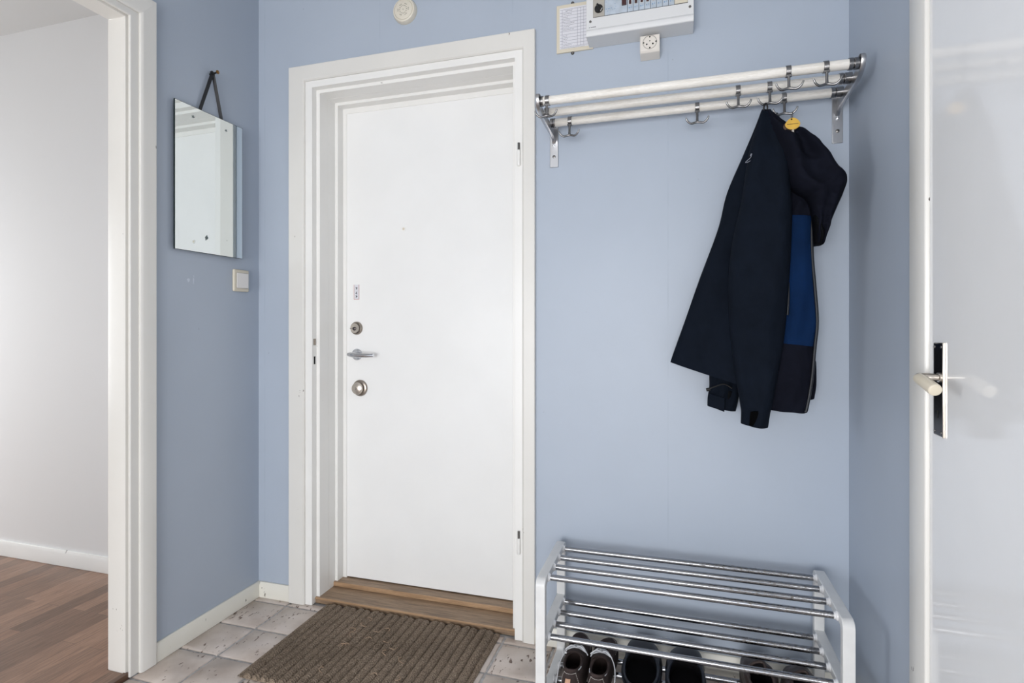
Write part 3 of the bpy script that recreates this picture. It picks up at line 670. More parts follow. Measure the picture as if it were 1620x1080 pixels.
# hooks
def make_hook():
    r = thing('coat_hook', (0, 0, 0), 'x', 'coat hook', 'double hooks on the hat rack rods')
    m = MB(); pr = []
    for k in range(25):
        a = 2 * PI * k / 24 - PI / 2; pr.append((0.0158 * math.cos(a), 0.0158 * math.sin(a)))
    m.add([(x_, p_[0], p_[1]) for p_ in pr[:24] for x_ in (-0.0062, 0.0062)] + [(x_, p_[0] * 0.86, p_[1] * 0.86) for p_ in pr[:24] for x_ in (-0.0062, 0.0062)],
          [f for k in range(24) for f in ((2 * k, 2 * k + 1, 2 * ((k + 1) % 24) + 1, 2 * ((k + 1) % 24)), (48 + 2 * k, 48 + 2 * ((k + 1) % 24), 48 + 2 * ((k + 1) % 24) + 1, 48 + 2 * k + 1),
           (2 * k, 2 * ((k + 1) % 24), 48 + 2 * ((k + 1) % 24), 48 + 2 * k), (2 * k + 1, 48 + 2 * k + 1, 48 + 2 * ((k + 1) % 24) + 1, 2 * ((k + 1) % 24) + 1))])
    m.box(-0.0072, 0.0072, -0.0150, -0.0080, -0.0195, -0.0135)
    m.build('clip', 'hook_steel', r, bevel=0.0004)
    m = MB(); m.tube([(0, -0.0115, -0.017), (0, -0.012, -0.035), (0, -0.013, -0.050)], [0.0042, 0.0036, 0.0042], 12)
    pts = smooth_path([(-0.0335, -0.024, -0.0375), (-0.029, -0.0215, -0.0475), (-0.018, -0.017, -0.0545), (0, -0.0135, -0.0505), (0.018, -0.017, -0.0545), (0.029, -0.0215, -0.0475), (0.0335, -0.024, -0.0375)], 6)
    n = len(pts); m.tube(pts, [0.0023 + 0.0014 * (1 - abs(i / (n - 1) * 2 - 1)) for i in range(n)], 12); m.build('prongs', 'hook_steel', r)
    return r
hk = None
HOOKS = [(865, 165, 0, 'coat hook at the left end of the front rod'), (1248, 112, 0, 'coat hook on the front rod right above the jacket'), (1308, 104, 0, 'coat hook furthest right on the front rod near the bracket'),
         (1168, 143, 1, 'empty coat hook on the middle rod just left of the jacket'), (1218, 136, 1, 'coat hook on the middle rod carrying the jacket loop'),
         (901, 192, 2, 'coat hook near the left end of the rear rod'), (1103, 171, 2, 'empty coat hook standing alone midway along the rear rod'), (1241, 156, 2, 'coat hook on the rear rod carrying the yellow key tag')]
HP = []
for i, (px, py, ri, lab) in enumerate(HOOKS):
    y, z, n = RODS[ri]; x = P(px, py, y - 0.012).x
    o = make_hook() if hk is None else dup(hk)
    if hk is None: hk = o
    o.location = (x, y, z); o['label'] = 'steel double ' + lab; HP.append(Vector((x, y, z)))

# ------------------------------------------------------------------ jacket
jk = thing('jacket', P(1210, 668, 1.74), 'dark navy hooded shell jacket hanging from the hat rack', 'jacket')
def cat(a, n):
    k = len(a); out = []
    for i in range(n):
        t = i / (n - 1) * (k - 1); j = min(int(t), k - 2); u = t - j
        p0, p1, p2, p3 = a[max(j - 1, 0)], a[j], a[j + 1], a[min(j + 2, k - 1)]
        out.append([0.5 * (2 * q1 + (q2 - q0) * u + (2 * q0 - 5 * q1 + 4 * q2 - q3) * u * u + (3 * q1 - q0 - 3 * q2 + q3) * u ** 3) for q0, q1, q2, q3 in zip(p0, p1, p2, p3)])
    return out
def cloth_loft(rows, nr=44, nc=40, fold=0.006, seed=0, open_end=False, sq=0.75, ffreq=3.0, lining=0.06, crease=0.0):
    """rows: (lx, ly, rx, ry, Y, thickness) in photo coordinates at distance Y -> a closed hollow-looking cloth form"""
    R = cat([list(r) for r in rows], nr); vs = []
    for i, (lx, ly, rx, ry, Y, t) in enumerate(R):
        L = P(lx, ly, Y); Rr = P(rx, ry, Y); s = i / (nr - 1)
        for j in range(nc):
            a = 2 * PI * j / nc; cx = math.cos(a); sy = math.sin(a)
            ex = math.copysign(abs(cx) ** sq, cx); ey = math.copysign(abs(sy) ** 0.9, sy)
            c = (L + Rr) / 2 + (Rr - L) / 2 * ex
            ff = fold * (math.sin(ffreq * ex * 2.3 + 4 * s + seed) + 0.6 * math.sin(ffreq * 2 * ex + 9 * s + seed * 2.1)) * min(1, s * 3 + 0.2)
            nz_ = noise.noise(Vector((c.x * 9 + seed * 3, s * 5, c.z * 5 + seed))) * fold * 1.8
            if crease and sy < 0.2:
                q = Vector((c.x * 12 - c.z * 6, c.z * 17 + c.x * 8, seed)); nz_ -= crease * (1 - abs(noise.noise(q)) * 3.2) * min(1, s * 4); nz_ -= 0.6 * crease * (1 - abs(noise.noise(q * 2.1)) * 3)
            c = c + Vector((0, ey * t + (ff + nz_) * (1 if sy < 0 else 0.4) * abs(sy) ** 0.5, 0))
            vs.append(c)
    fs = [(i * nc + j, i * nc + (j + 1) % nc, (i + 1) * nc + (j + 1) % nc, (i + 1) * nc + j) for i in range(nr - 1) for j in range(nc)]
    mi = [0] * len(fs); fs.append(tuple(range(nc))); mi.append(0)
    if open_end:
        last = vs[-nc:]; cen = sum(last, Vector()) / nc; prev = sum(vs[-4 * nc:-3 * nc], Vector()) / nc; back = (prev - cen).normalized() * lining
        o = len(vs); vs += [cen + (p - cen) * 0.9 for p in last]; vs += [cen + back + (p - cen) * 0.72 for p in last]
        b = (nr - 1) * nc
        for j in range(nc):
            k = (j + 1) % nc; fs.append((b + j, b + k, o + k, o + j)); mi.append(0); fs.append((o + j, o + k, o + nc + k, o + nc + j)); mi.append(1)
        fs.append(tuple(range(o + nc, o + 2 * nc))); mi.append(1)
    else:
        fs.append(tuple(range((nr - 1) * nc, nr * nc))); mi.append(0)
    m = MB(); m.v = vs; m.f = fs; m.m = mi; return m
body = [(1205, 174, 1220, 175, 1.735, 0.010), (1193, 205, 1236, 206, 1.752, 0.022), (1176, 245, 1250, 248, 1.768, 0.036), (1150, 306, 1258, 312, 1.778, 0.046), (1136, 362, 1262, 372, 1.782, 0.050),
        (1106, 443, 1264, 460, 1.782, 0.052), (1084, 506, 1266, 535, 1.780, 0.054), (1066, 556, 1266, 606, 1.778, 0.055), (1060.5, 572.5, 1264, 636, 1.778, 0.054)]
cloth_loft(body, seed=1.3, fold=0.007, open_end=True, ffreq=1.6, crease=0.003, nc=64, nr=60).build('back_panel', ['navy_shell', 'dark_lining'], jk, angle=70)
front = [(1228, 262, 1284, 300, 1.742, 0.030), (1236, 300, 1287, 325, 1.740, 0.036), (1240, 336, 1286, 345, 1.738, 0.040)]
FR = [(1236, 270, 1280, 285, 1.745, 0.02), (1238, 310, 1287, 320, 1.742, 0.030), (1238, 343, 1285.5, 344, 1.740, 0.034), (1236, 400, 1285.5, 403, 1.738, 0.036), (1232, 450, 1289.5, 456, 1.736, 0.038), (1228, 500, 1292.5, 508, 1.736, 0.040),
      (1222, 541, 1288.5, 548, 1.736, 0.041), (1216, 600, 1284, 606, 1.736, 0.042), (1212, 646, 1275, 652, 1.736, 0.042)]
RF = cat([list(r) for r in FR], 61)
def sub(y0, y1): return [r for r in RF if y0 - 5.5 <= (r[1] + r[3]) / 2 <= y1 + 5.5]
cloth_loft(sub(270, 340), seed=2.2, fold=0.003, nr=16).build('chest_panel', 'black_shell', jk, angle=70)
cloth_loft(sub(346, 542), seed=2.2, fold=0.003, nr=30).build('blue_front_panel', 'blue_shell', jk, angle=70)['label'] = 'bright blue front panel'
cloth_loft(sub(548, 650), seed=2.2, fold=0.003, nr=20, open_end=True).build('lower_front_panel', ['black_shell', 'dark_lining'], jk, angle=70)
sleeve = [(1204, 176, 1221, 177, 1.715, 0.010), (1196, 200, 1234, 203, 1.712, 0.024), (1184, 245, 1246, 252, 1.706, 0.038), (1173, 318, 1252, 324, 1.700, 0.046), (1158, 385, 1251, 388, 1.697, 0.048), (1152, 455, 1247, 460, 1.696, 0.047), (1156, 535, 1240, 538, 1.696, 0.045),
          (1163, 590, 1230, 594, 1.698, 0.042), (1171, 640, 1220, 645, 1.700, 0.038), (1172.5, 652, 1218, 655, 1.700, 0.036), (1172, 669, 1215, 675.5, 1.700, 0.036)]
SL = cloth_loft(sleeve, seed=0.4, fold=0.007, open_end=True, ffreq=1.4, crease=0.0035, nc=64, nr=70); slo = SL.build('sleeve', ['navy_shell', 'dark_lining'], jk, angle=70)
a = P(1186, 652, 1.663); b = P(1207, 674, 1.663)
MB().add([P(1187, 651, 1.6655), P(1206, 649, 1.6655), P(1204, 676, 1.6655), P(1185, 673, 1.6655), P(1187, 651, 1.659), P(1206, 649, 1.659), P(1204, 676, 1.659), P(1185, 673, 1.659)],
         [(0, 1, 2, 3), (4, 5, 6, 7), (0, 1, 5, 4), (1, 2, 6, 5), (2, 3, 7, 6), (3, 0, 4, 7)]).build('cuff_patch', 'velcro', slo, bevel=0.002)
rs2 = [(1122, 560, 1172, 562, 1.80, 0.03), (1122, 592, 1170, 596, 1.80, 0.032), (1122, 612, 1169, 616, 1.80, 0.034), (1119.5, 628, 1168, 632, 1.80, 0.034), (1119, 641, 1164, 650, 1.80, 0.034)]
rso = cloth_loft(rs2, seed=3.1, fold=0.004, open_end=True, nr=24).build('sleeve', ['navy_shell', 'dark_lining'], jk, angle=70)
MB().tube(smooth_path([P(1119, 616, 1.755), P(1132, 611, 1.752), P(1146, 607.5, 1.752), P(1158, 614, 1.755)], 6), 0.002, 8).lathe([(0.005, -0.005), (0.005, 0.006)], P(1120, 616, 1.757), (1, 0, 0.3), 12).build('hem_cord', 'black', rso)
MB().add([P(1120.5, 622, 1.762), P(1147, 629, 1.752), P(1146, 651.5, 1.752), P(1119, 641, 1.762), P(1120.5, 622, 1.770), P(1147, 629, 1.765), P(1146, 651.5, 1.765), P(1119, 641, 1.770)],
         [(0, 1, 2, 3), (4, 5, 6, 7), (0, 1, 5, 4), (1, 2, 6, 5), (2, 3, 7, 6), (3, 0, 4, 7)]).build('cuff_strap', 'navy_shell', rso, bevel=0.002)
hood = [(1207, 175, 1222, 177, 1.722, 0.012), (1216, 205, 1246, 198, 1.715, 0.026), (1228, 236, 1277, 213, 1.706, 0.040), (1240, 272, 1299, 231, 1.700, 0.052), (1250, 296, 1321, 264, 1.694, 0.060), (1262, 306, 1337.5, 283, 1.690, 0.062),
        (1277, 316, 1334, 305, 1.690, 0.056), (1284, 338, 1321, 333, 1.694, 0.046), (1286, 360, 1311, 358, 1.700, 0.040), (1288, 386.5, 1301, 387, 1.704, 0.034)]
cloth_loft(hood, seed=5.2, fold=0.013, nr=60, open_end=True, sq=0.8, ffreq=2.2, lining=0.03, crease=0.009, nc=72).build('hood', ['black_shell', 'dark_lining'], jk, angle=70)
# dark form colouring in the shade of the hood mouth between zip and edge
cloth_loft([(1286, 338, 1292, 337, 1.69, 0.012), (1286.5, 352, 1297, 352, 1.688, 0.03), (1288, 372, 1304, 374, 1.688, 0.032), (1289, 387, 1299, 387, 1.69, 0.02)], nr=16, fold=0.001).build('hood_mouth_shade', 'dark_lining', jk, angle=70)
# second front flap behind the zip
cloth_loft([(1284, 560, 1290, 575, 1.78, 0.02), (1283, 600, 1290.5, 606, 1.78, 0.02), (1278, 632, 1287.5, 629, 1.78, 0.02)], nr=12, fold=0.001).build('under_flap', 'black_shell', jk, angle=70)
zp = smooth_path([P(1286, 330, 1.722), P(1284.5, 370, 1.716), P(1285.5, 410, 1.712), P(1289.5, 456, 1.708), P(1293, 508, 1.706), P(1289.5, 548, 1.704), P(1284.5, 600, 1.704), P(1277, 644, 1.704), P(1274, 652, 1.704)], 8)
MB().tube(zp, 0.0042, 8).build('front_zip', 'zip_tape', jk)
MB().tube(smooth_path([P(1247, 446, 1.690), P(1247.5, 470, 1.686), P(1246, 498, 1.684)], 6), 0.0032, 8).build('pocket_zip', 'zip_tape', jk)
MB().tube(smooth_path([P(1209, 178, 1.712), P(1208.5, 170, 1.706), P(1211, 163.5, 1.7065), P(1214, 168, 1.710), P(1213.5, 178, 1.716)], 6), 0.0024, 8).build('hanging_loop', 'black', jk)
lg = MB(); lg.tube(smooth_path([P(1189.5, 243, 1.664), P(1187.5, 249, 1.664), P(1182, 254, 1.664), P(1179.5, 257, 1.665), P(1184, 256, 1.664), P(1187, 254, 1.664)], 5), 0.0009, 6); lg.tube([P(1188.5, 243, 1.664), P(1187, 247, 1.664)], 0.0012, 6)
lg.build('chest_emblem', 'logo_thread', jk)
MB().tube(smooth_path([P(1262, 204, 1.700), P(1269, 208, 1.690), P(1275, 213, 1.680), P(1277, 211.5, 1.675)], 5), 0.0018, 8).lathe([(0.0035, -0.004), (0.0045, 0), (0.0035, 0.004)], P(1277.5, 211, 1.675), (0.7, 0, 0.5), 12).build('drawcord', 'black', jk)
# keys on the rear hook
h7 = HP[7]; kx_ = h7.x + 0.019; ky = h7.y - 0.0175; kz = h7.z - 0.0545
kb_ = thing('key_bunch', (kx_, ky, kz - 0.03), 'key ring with a round yellow tag hanging over the jacket collar', 'keys')
MB().tube([(kx_ , ky + 0.011 * math.sin(2 * PI * k / 28), kz - 0.0075 + 0.0105 * math.cos(2 * PI * k / 28)) for k in range(28)], 0.0011, 8, closed=True).build('ring', 'screw_metal', kb_)
tp_ = P(1254, 196, 1.648); tcx = tp_.x; tcz = tp_.z; poly = []
for k in range(36):
    a = 2 * PI * k / 36; r1 = 0.0178; xx = r1 * 1.05 * math.cos(a); z1 = r1 * 0.86 * math.sin(a)
    if math.sin(a) > 0: xx *= 1 - 0.25 * math.sin(a); z1 *= 1.1
    poly.append((tcx + xx, tcz + z1))
kyt = 1.648
tg = MB().prism(poly, 'y', kyt - 0.0016, kyt + 0.0016).build('tag', 'yellow_tag', kb_, bevel=0.0005); tg['label'] = 'round yellow key tag'
m = MB(); m.lathe([(0.0022, 0.0014), (0.0022, 0.0022)], (tcx - 0.003, kyt, tcz + 0.0125), (0, -1, 0), 10)
m.build('tag_hole', 'dark_hole', tg)
m = MB()
for k in range(9): m.box(tcx - 0.0135 + k * 0.0031, tcx - 0.0112 + k * 0.0031, kyt - 0.0020, kyt - 0.001, tcz - 0.0012, tcz + 0.0004)
m.build('tag_lettering', 'brown_fob', tg)
MB().tube([(kx_, ky, kz - 0.017), (tcx - 0.003, kyt + 0.002, tcz + 0.0125)], 0.0009, 6).build('link', 'screw_metal', kb_)
MB().prism([(x_ - 0.004, z_ - 0.003) for x_, z_ in poly], 'y', kyt + 0.003, kyt + 0.006).build('fob', 'brown_fob', kb_, bevel=0.0008)
m = MB(); m.box(tcx - 0.001, tcx + 0.003, kyt - 0.0006, kyt + 0.0012, tcz - 0.027, tcz - 0.012); m.box(tcx - 0.005, tcx - 0.001, kyt - 0.0006, kyt + 0.0012, tcz - 0.021, tcz - 0.0185); m.box(tcx - 0.001, tcx + 0.005, kyt - 0.0006, kyt + 0.0012, tcz - 0.027, tcz - 0.0245); m.build('key', 'light_nickel', kb_)
# black cord loop on the left prong of the same hook
lx_ = h7.x - 0.019
tag(MB().tube(smooth_path([(lx_ + 0.004, ky + 0.006, kz - 0.03), (lx_ + 0.006, ky + 0.004, kz - 0.012), (lx_ + 0.001, ky + 0.0035, kz + 0.0035), (lx_ - 0.003, ky - 0.004, kz + 0.0035), (lx_ - 0.008, ky - 0.006, kz - 0.008), (lx_ - 0.01, ky - 0.004, kz - 0.02)], 6), 0.0014, 8).build('cord_loop', 'black'),
    'thin dark cord loop on the hook left of the yellow key tag', 'cord')

# ------------------------------------------------------------------ shoe rack
SX0, SX1, SY0, SY1, SH = -0.385, 0.418, 1.518, 1.832, 0.383
tk, bd = 0.028, 0.022
sr = thing('shoe_rack', (0.016, 1.675, 0), 'white framed shoe rack with three tiers of chrome rods', 'shoe rack')
def rrect(y0, y1, z0, z1, r, n=6):
    out = []
    for cy, cz, a0 in ((y1 - r, z1 - r, 0), (y0 + r, z1 - r, PI / 2), (y0 + r, z0 + r, PI), (y1 - r, z0 + r, 1.5 * PI)):
        for k in range(n + 1): a = a0 + PI / 2 * k / n; out.append((cy + r * math.cos(a), cz + r * math.sin(a)))
    return out
TIER = (0.371, 0.198, 0.030)
for x in (SX0, SX1 - tk):
    o_ = rrect(SY0, SY1, 0.0, SH, 0.022); i_ = rrect(SY0 + bd, SY1 - bd, bd, SH - bd, 0.010)
    n = len(o_); m = MB()
    vs = [(xx, p[0], p[1]) for xx in (x, x + tk) for p in o_] + [(xx, p[0], p[1]) for xx in (x, x + tk) for p in i_]
    fs = []
    for k in range(n):
        l = (k + 1) % n
        fs += [(k, l, n + l, n + k), (2 * n + k, 3 * n + k, 3 * n + l, 2 * n + l), (k, 2 * n + k, 2 * n + l, l), (n + k, n + l, 3 * n + l, 3 * n + k)]
    m.add(vs, fs); m.box(x, x + tk, SY0 + bd - 0.002, SY1 - bd + 0.002, 0.186, 0.186 + bd)
    m.build('side_frame', 'frame_paint_white', sr, bevel=0.002)
RY = (1.785, 1.713, 1.641, 1.569)
for tz in TIER:
    for y in RY:
        rd_ = MB().tube([(SX0 + tk - 0.002, y, tz), (SX1 - tk + 0.002, y, tz)], 0.0087, 20).build('rod', 'polished_chrome', sr)
        for xe, s in ((SX0 + tk, 1), (SX1 - tk, -1)): MB().lathe([(0.0125, -0.001), (0.0118, 0.002), (0.0092, 0.004), (0.0092, 0.006 if s > 0 else 0.009)], (xe, y, tz), (s, 0, 0), 20).build('rod_cap', 'cap_white', rd_)

# ------------------------------------------------------------------ shoes
def outline(phi, L, W, side, inset=0.0):
    v = math.sin(phi); hw = W / 2 * (1 + 0.10 * v - 0.16 * math.exp(-((v + 0.12) / 0.38) ** 2))
    cxx = math.copysign(abs(math.cos(phi)) ** 0.82, math.cos(phi))
    return Vector((cxx * (hw - inset) + side * 0.010 * (v * v - 0.3), math.copysign(abs(v) ** 0.92, v) * (L / 2 - inset), 0))
def shoe(name, L, W, H, side, mats, yc, cl, cw, toe_h, sole_h=0.018, collar_r=0.004, tilt=0.0, crumple=0.0):
    up, lin_, sol, rimm = mats; r = thing(name, (0, 0, 0), 'x', 'shoe'); n = 56; nj = 12
    def collar(phi):
        s = math.sin(phi); c = math.copysign(abs(math.cos(phi)) ** 0.85, math.cos(phi)); z = H * (0.86 + 0.10 * max(0, -s) ** 2 + tilt * max(0, s) ** 2 - 0.05 * (1 - abs(s)))
        return Vector((c * cw * W * (1 + 0.05 * s) + side * 0.002, yc * L + s * cl * L, z))
    rings = []
    for j in range(nj + 1):
        a = j / nj * PI / 2; ring = []
        for i in range(n):
            ph = 2 * PI * i / n; S = outline(ph, L, W, side); S.z = sole_h; K = collar(ph); wt = max(0.0, math.sin(ph)) ** 0.8
            fx_ = 1 - math.cos(a)
            fz = (1 - wt) * math.sin(a) ** 0.9 + wt * (toe_h * math.sin(a) ** 0.75 + (1 - toe_h) * (1 - math.cos(a)) ** 1.3)
            p = S.lerp(K, fx_); p.z = S.z + (K.z - S.z) * fz
            if crumple: p += Vector((noise.noise(p * 38), noise.noise(p * 38 + Vector((5, 1, 2))), noise.noise(p * 34 + Vector((1, 7, 3))))) * crumple * math.sin(a) * (1 if j < nj else 0.7)
            ring.append(p)
        rings.append(ring)
    m = MB(); m.add([p for rg in rings for p in rg], [(j * n + i, j * n + (i + 1) % n, (j + 1) * n + (i + 1) % n, (j + 1) * n + i) for j in range(nj) for i in range(n)] + [tuple(range(n))])
    upo = m.build('upper', up, r, angle=80, recalc=True)
    top = rings[-1]; cen = sum(top, Vector()) / n; m = MB(); lr = []
    for k, (sc_x, dz) in enumerate(((1.0, 0.0), (0.93, -0.004), (0.95, -0.02), (1.02, -0.9))):
        for p in top:
            q = Vector((cen.x + (p.x - cen.x) * sc_x, cen.y + (p.y - cen.y) * sc_x, p.z + dz if dz > -0.5 else sole_h + 0.006)); lr.append(q)
    m.add(lr, [(k * n + i, k * n + (i + 1) % n, (k + 1) * n + (i + 1) % n, (k + 1) * n + i) for k in range(3) for i in range(n)] + [tuple(range(3 * n, 4 * n))])
    m.build('lining', lin_, r, angle=80, recalc=False)
    MB().tube(top, collar_r, 8, closed=True).build('collar', rimm, r, angle=80)
    m = MB(); m.prism([tuple(outline(2 * PI * i / n, L * 1.015, W * 1.03, side)[:2]) for i in range(n)], 'z', 0.0, sole_h + 0.003); m.build('sole', sol, r, bevel=0.003)
    return r, rings, top, upo
ZS = TIER[2] + 0.0087
TILT = math.radians(5)
def place(r, x, y, rz, label, group):
    r.location = (x, y, ZS + 0.005 + TILT * 0.14); r.rotation_euler = (TILT, 0, rz); r['label'] = label; r['group'] = group
def sneaker(side):
    L, W, H = 0.285, 0.076, 0.084
    r, rings, top, upo = shoe('laced_shoe', L, W, H, side, ('brown_suede', 'shoe_lining_brown', 'shoe_sole', 'brown_suede'), -0.205, 0.17, 0.32, 0.80, tilt=-0.02)
    # heel counter with stitching and tan tab
    def surf(phi, j): 
        n = 56; i = phi / (2 * PI) * n % n; a = int(i); f = i - a; jj = int(j); g = j - jj; jj2 = min(jj + 1, 12)
        p = rings[jj][a].lerp(rings[jj][(a + 1) % n], f); q = rings[jj2][a].lerp(rings[jj2][(a + 1) % n], f); return p.lerp(q, g)
    cen = Vector((0, -0.05, 0.04))
    def off(p, d): return p + (p - cen).normalized() * d
    m = MB()
    for k in range(26):
        t = k / 25; ph = 1.5 * PI + (t - 0.5) * 1.15; jj = 9.6 - 0.0 * t
        if k % 1 == 0:
            a = off(surf(ph, jj), 0.001); b = off(surf(ph + 0.026, jj), 0.001); m.tube([a, b], 0.0007, 5)
    for sgn in (-1, 1):
        for k in range(9):
            ph = 1.5 * PI + sgn * (0.575 + 0.03 * k); a = off(surf(ph, 9.4 - k), 0.001); b = off(surf(ph + sgn * 0.01, 9.4 - k - 0.55), 0.001); m.tube([a, b], 0.0007, 5)
        for k in range(12):
            ph = 0.5 * PI + sgn * (0.15 + 0.09 * k); a = off(surf(ph, 4.5), 0.001); b = off(surf(ph + sgn * 0.045, 4.5), 0.001); m.tube([a, b], 0.0006, 5)
    m.build('stitching', 'stitch', upo)
    m = MB(); vs = []
    for a_ in range(5):
        for b_ in range(5): vs.append(off(surf(1.5 * PI + (a_ / 4 - 0.5) * 0.34, 7.2 - b_ * 1.2), 0.0016))
    for a_ in range(5):
        for b_ in range(5): vs.append(off(surf(1.5 * PI + (a_ / 4 - 0.5) * 0.34, 7.2 - b_ * 1.2), -0.001))
    fs = [(a_ * 5 + b_, a_ * 5 + b_ + 1, a_ * 5 + b_ + 6, a_ * 5 + b_ + 5) for a_ in range(4) for b_ in range(4)]; fs += [tuple(i + 25 for i in f) for f in fs]
    edge = [0, 1, 2, 3, 4, 9, 14, 19, 24, 23, 22, 21, 20, 15, 10, 5]; fs += [(edge[i], edge[(i + 1) % 16], edge[(i + 1) % 16] + 25, edge[i] + 25) for i in range(16)]
    m.add(vs, fs); m.build('heel_tab', 'tan_leather', r)['label'] = 'tan leather heel tab'
    # tongue
    yf = -0.205 * L + 0.17 * L
    m = MB(); vs = []
    for i in range(9):
        t = i / 8; y = yf + 0.018 - t * 0.038; z = H * 0.84 + 0.026 * t - 0.010 * t * t
        for j in range(7): q = j / 6 * 2 - 1; vs.append((q * (0.021 + 0.004 * t), y - 0.004 * q * q, z - 0.010 * q * q))
    nv = len(vs); vs += [(x, y + 0.0015, z - 0.004) for x, y, z in vs]
    fs = [(i * 7 + j, i * 7 + j + 1, i * 7 + j + 8, i * 7 + j + 7) for i in range(8) for j in range(6)]; fs += [tuple(k + nv for k in f) for f in fs]
    bd_ = [j for j in range(7)] + [i * 7 + 6 for i in range(1, 9)] + [56 + j for j in range(5, -1, -1)] + [i * 7 for i in range(7, 0, -1)]
    fs += [(bd_[i], bd_[(i + 1) % len(bd_)], bd_[(i + 1) % len(bd_)] + nv, bd_[i] + nv) for i in range(len(bd_))]
    m.add(vs, fs); m.build('tongue', 'brown_suede', r, angle=80)
    # white laces: bow, crossing rows, side strands along the collar
    m = MB(); z0 = H * 0.90; y0 = yf + 0.004
    for sg in (-1, 1):
        m.tube(smooth_path([(0, y0, z0 + 0.006), (sg * 0.014, y0 - 0.006, z0 + 0.014), (sg * 0.030, y0 - 0.012, z0 + 0.004), (sg * 0.026, y0 - 0.002, z0 - 0.002), (sg * 0.010, y0 + 0.002, z0 + 0.003), (0, y0, z0 + 0.005)], 6), 0.0019, 7)
    m.tube(smooth_path([(0, y0, z0 + 0.006), (side * 0.018, y0 + 0.006, z0 + 0.004), (side * 0.036, y0 - 0.01, z0 - 0.014), (side * 0.0445, y0 - 0.04, z0 - 0.026), (side * 0.046, y0 - 0.075, z0 - 0.045), (side * 0.047, y0 - 0.085, 0.022)], 7), 0.0017, 7)
    m.tube(smooth_path([(0, y0, z0 + 0.006), (-side * 0.008, y0 + 0.012, z0 + 0.009), (-side * 0.022, y0 + 0.008, z0 + 0.001), (-side * 0.034, y0 + 0.003, z0 - 0.016)], 6), 0.0017, 7)
    for k in range(3): m.tube(smooth_path([(-0.021, y0 + 0.012 + k * 0.014, z0 - 0.006 - k * 0.007), (0, y0 + 0.014 + k * 0.014, z0 + 0.003 - k * 0.006), (0.021, y0 + 0.011 + k * 0.014, z0 - 0.006 - k * 0.007)], 5), 0.0018, 7)
    for sg in (-1, 1):
        for (p0, p1) in ((1.5 * PI + sg * 0.85, 1.5 * PI + sg * 1.25),):
            m.tube([off(surf(p0 + (p1 - p0) * t / 6, 11.0), 0.0022) for t in range(7)], 0.0018, 7)
    m.build('laces', 'lace_white', r)['label'] = 'white laces'
    return r
GS = 'pair of brown suede laced shoes'
place(sneaker(-1), -0.289, 1.655, math.radians(1), 'brown suede shoe with white laces at the left end of the shoe rack', GS)
place(sneaker(1), -0.212, 1.652, math.radians(-2), 'brown suede shoe with dangling white lace beside the black slip-ons', GS)
GB = 'pair of black slip-on shoes'
def clog(side):
    r, rings, top, upo = shoe('slip_on_shoe', 0.295, 0.114, 0.075, side, ('black_leather', 'black_lining', 'black', 'black_leather'), -0.13, 0.30, 0.42, 0.85, collar_r=0.0045, sole_h=0.02)
    cen = sum(top, Vector()) / len(top)
    MB().tube([cen + (p - cen) * 1.10 - Vector((0, 0, 0.008)) for p in top], 0.003, 8, closed=True).build('piping', 'black_leather', r, angle=80)
    return r
place(clog(-1), -0.097, 1.668, 0.02, 'black slip-on shoe next to the brown laced pair', GB)
place(clog(1), 0.024, 1.664, -0.03, 'black slip-on shoe with a bare rod on its right', GB)
GL = 'pair of dark brown leather shoes'
def leather(side):
    r, rings, top, upo = shoe('leather_shoe', 0.29, 0.098, 0.088, side, ('brown_leather', 'black_lining', 'shoe_sole', 'brown_leather'), -0.10, 0.28, 0.34, 0.75, collar_r=0.0045, crumple=0.012, tilt=0.04)
    return r
place(leather(-1), 0.226, 1.668, 0.02, 'dark brown leather shoe standing on the right part of the shoe rack', GL)
place(leather(1), 0.331, 1.655, -0.02, 'dark brown leather shoe against the right end of the shoe rack', GL)

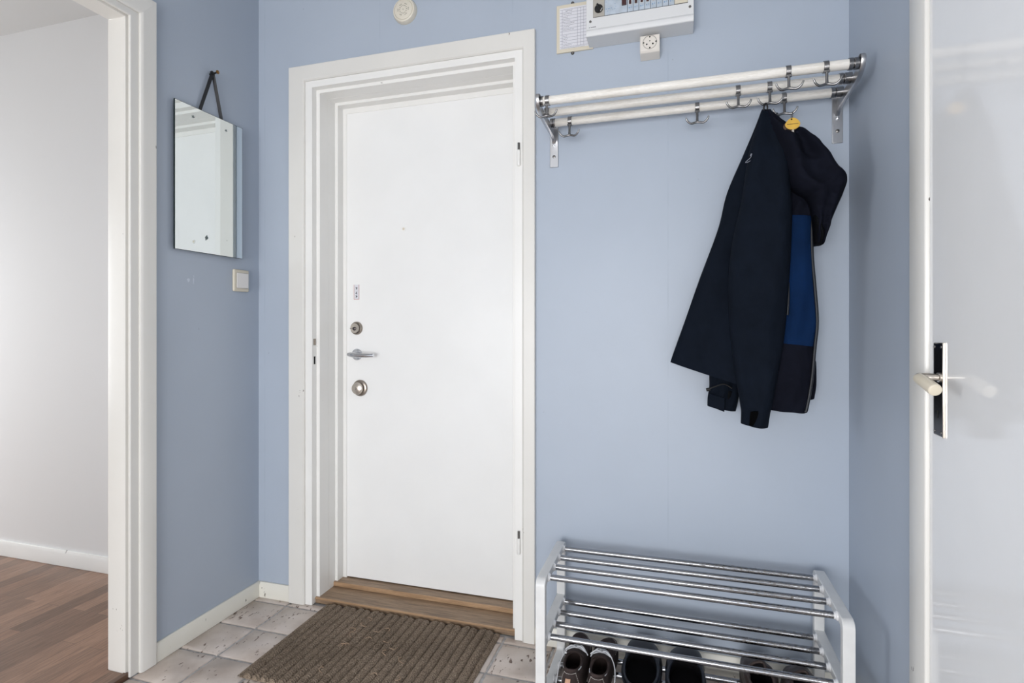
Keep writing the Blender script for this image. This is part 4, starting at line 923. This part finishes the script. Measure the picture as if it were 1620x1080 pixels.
# ------------------------------------------------------------------ door mat
MX0, MX1, MY0, MY1 = -1.325, -0.602, 1.405, 1.874
dmat = thing('door_mat', ((MX0 + MX1) / 2, (MY0 + MY1) / 2, 0), 'ribbed grey brown rope door mat in front of the entrance door', 'door mat')
MB().box(MX0 + 0.006, MX1 - 0.006, MY0 + 0.006, MY1 - 0.008, 0.0, 0.004).build('backing', 'mat_fibre', dmat)
m = MB(); nrib = 22; bw = 0.020; pitch = (MX1 - MX0 - 2 * bw) / nrib; ny = 236; ns = 9; rr = random.Random(21)
for k in range(nrib):
    xc = MX0 + bw + pitch * (k + 0.5); pair = k % 2; vs = []; ph = rr.random() * 6; r0 = pitch * 0.47
    for i in range(ny + 1):
        t = i / ny; y = MY0 + (MY1 - MY0 - (0.0 if pair == 0 else 0.004)) * t
        e = min(1.0, math.sqrt(max(0.0, 1 - max(0, (0.012 - (t * 0.469)) / 0.012) ** 2)), math.sqrt(max(0.0, 1 - max(0, (0.012 - (1 - t) * 0.469) / 0.012) ** 2))); e = max(e, 0.12)
        wob = 0.0022 * noise.noise(Vector((xc * 20, y * 9, 3))); pull = (0.008 if pair == 0 else -0.008) * max(0, (t - 0.955) / 0.045) ** 2
        for j in range(ns):
            a = PI * j / (ns - 1); tw = math.sin(2 * PI * (y / 0.0085) + ph + 2.2 * a)
            rad = r0 * e * (1 + 0.17 * tw + 0.12 * noise.noise(Vector((xc * 60, y * 70, a))))
            vs.append((xc + wob + pull - math.cos(a) * rad, y, 0.003 + math.sin(a) * rad * 0.82 + 0.0006))
    m.add(vs, [(i * ns + j, i * ns + j + 1, (i + 1) * ns + j + 1, (i + 1) * ns + j) for i in range(ny) for j in range(ns - 1)])
m.build('rib', 'mat_fibre', dmat, angle=80)['kind'] = 'stuff'
for x in (MX0 + 0.010, MX1 - 0.010):
    m = MB(); vs = []
    for i in range(ny + 1):
        y = MY0 + 0.004 + (MY1 - MY0 - 0.012) * i / ny
        for j in range(9):
            q = j / 8 * 2 - 1; vs.append((x + q * 0.0098 + 0.0008 * noise.noise(Vector((x, y * 30, 1))), y, 0.0015 + 0.0065 * (1 - q ** 4) + 0.0012 * math.sin(y / 0.0035 * PI + abs(q) * 6)))
    m.add(vs, [(i * 9 + j, i * 9 + j + 1, (i + 1) * 9 + j + 1, (i + 1) * 9 + j) for i in range(ny) for j in range(8)]); m.build('border', 'mat_fibre', dmat, angle=80)
rr = random.Random(12)
for k in range(16):
    x, y = rr.uniform(-1.12, -0.80), rr.uniform(1.50, 1.80); a = rr.uniform(0, 6.28); z = 0.0165
    m = MB(); m.tube(smooth_path([(x + 0.012 * math.cos(a + q * 0.9) * (q + 1) * 0.5, y + 0.009 * math.sin(a + q * 0.8) * (q + 1) * 0.6, z + 0.002 * math.sin(q * 1.5)) for q in range(4)], 5), 0.0011, 6); m.build('loose_thread', 'mat_thread', dmat)
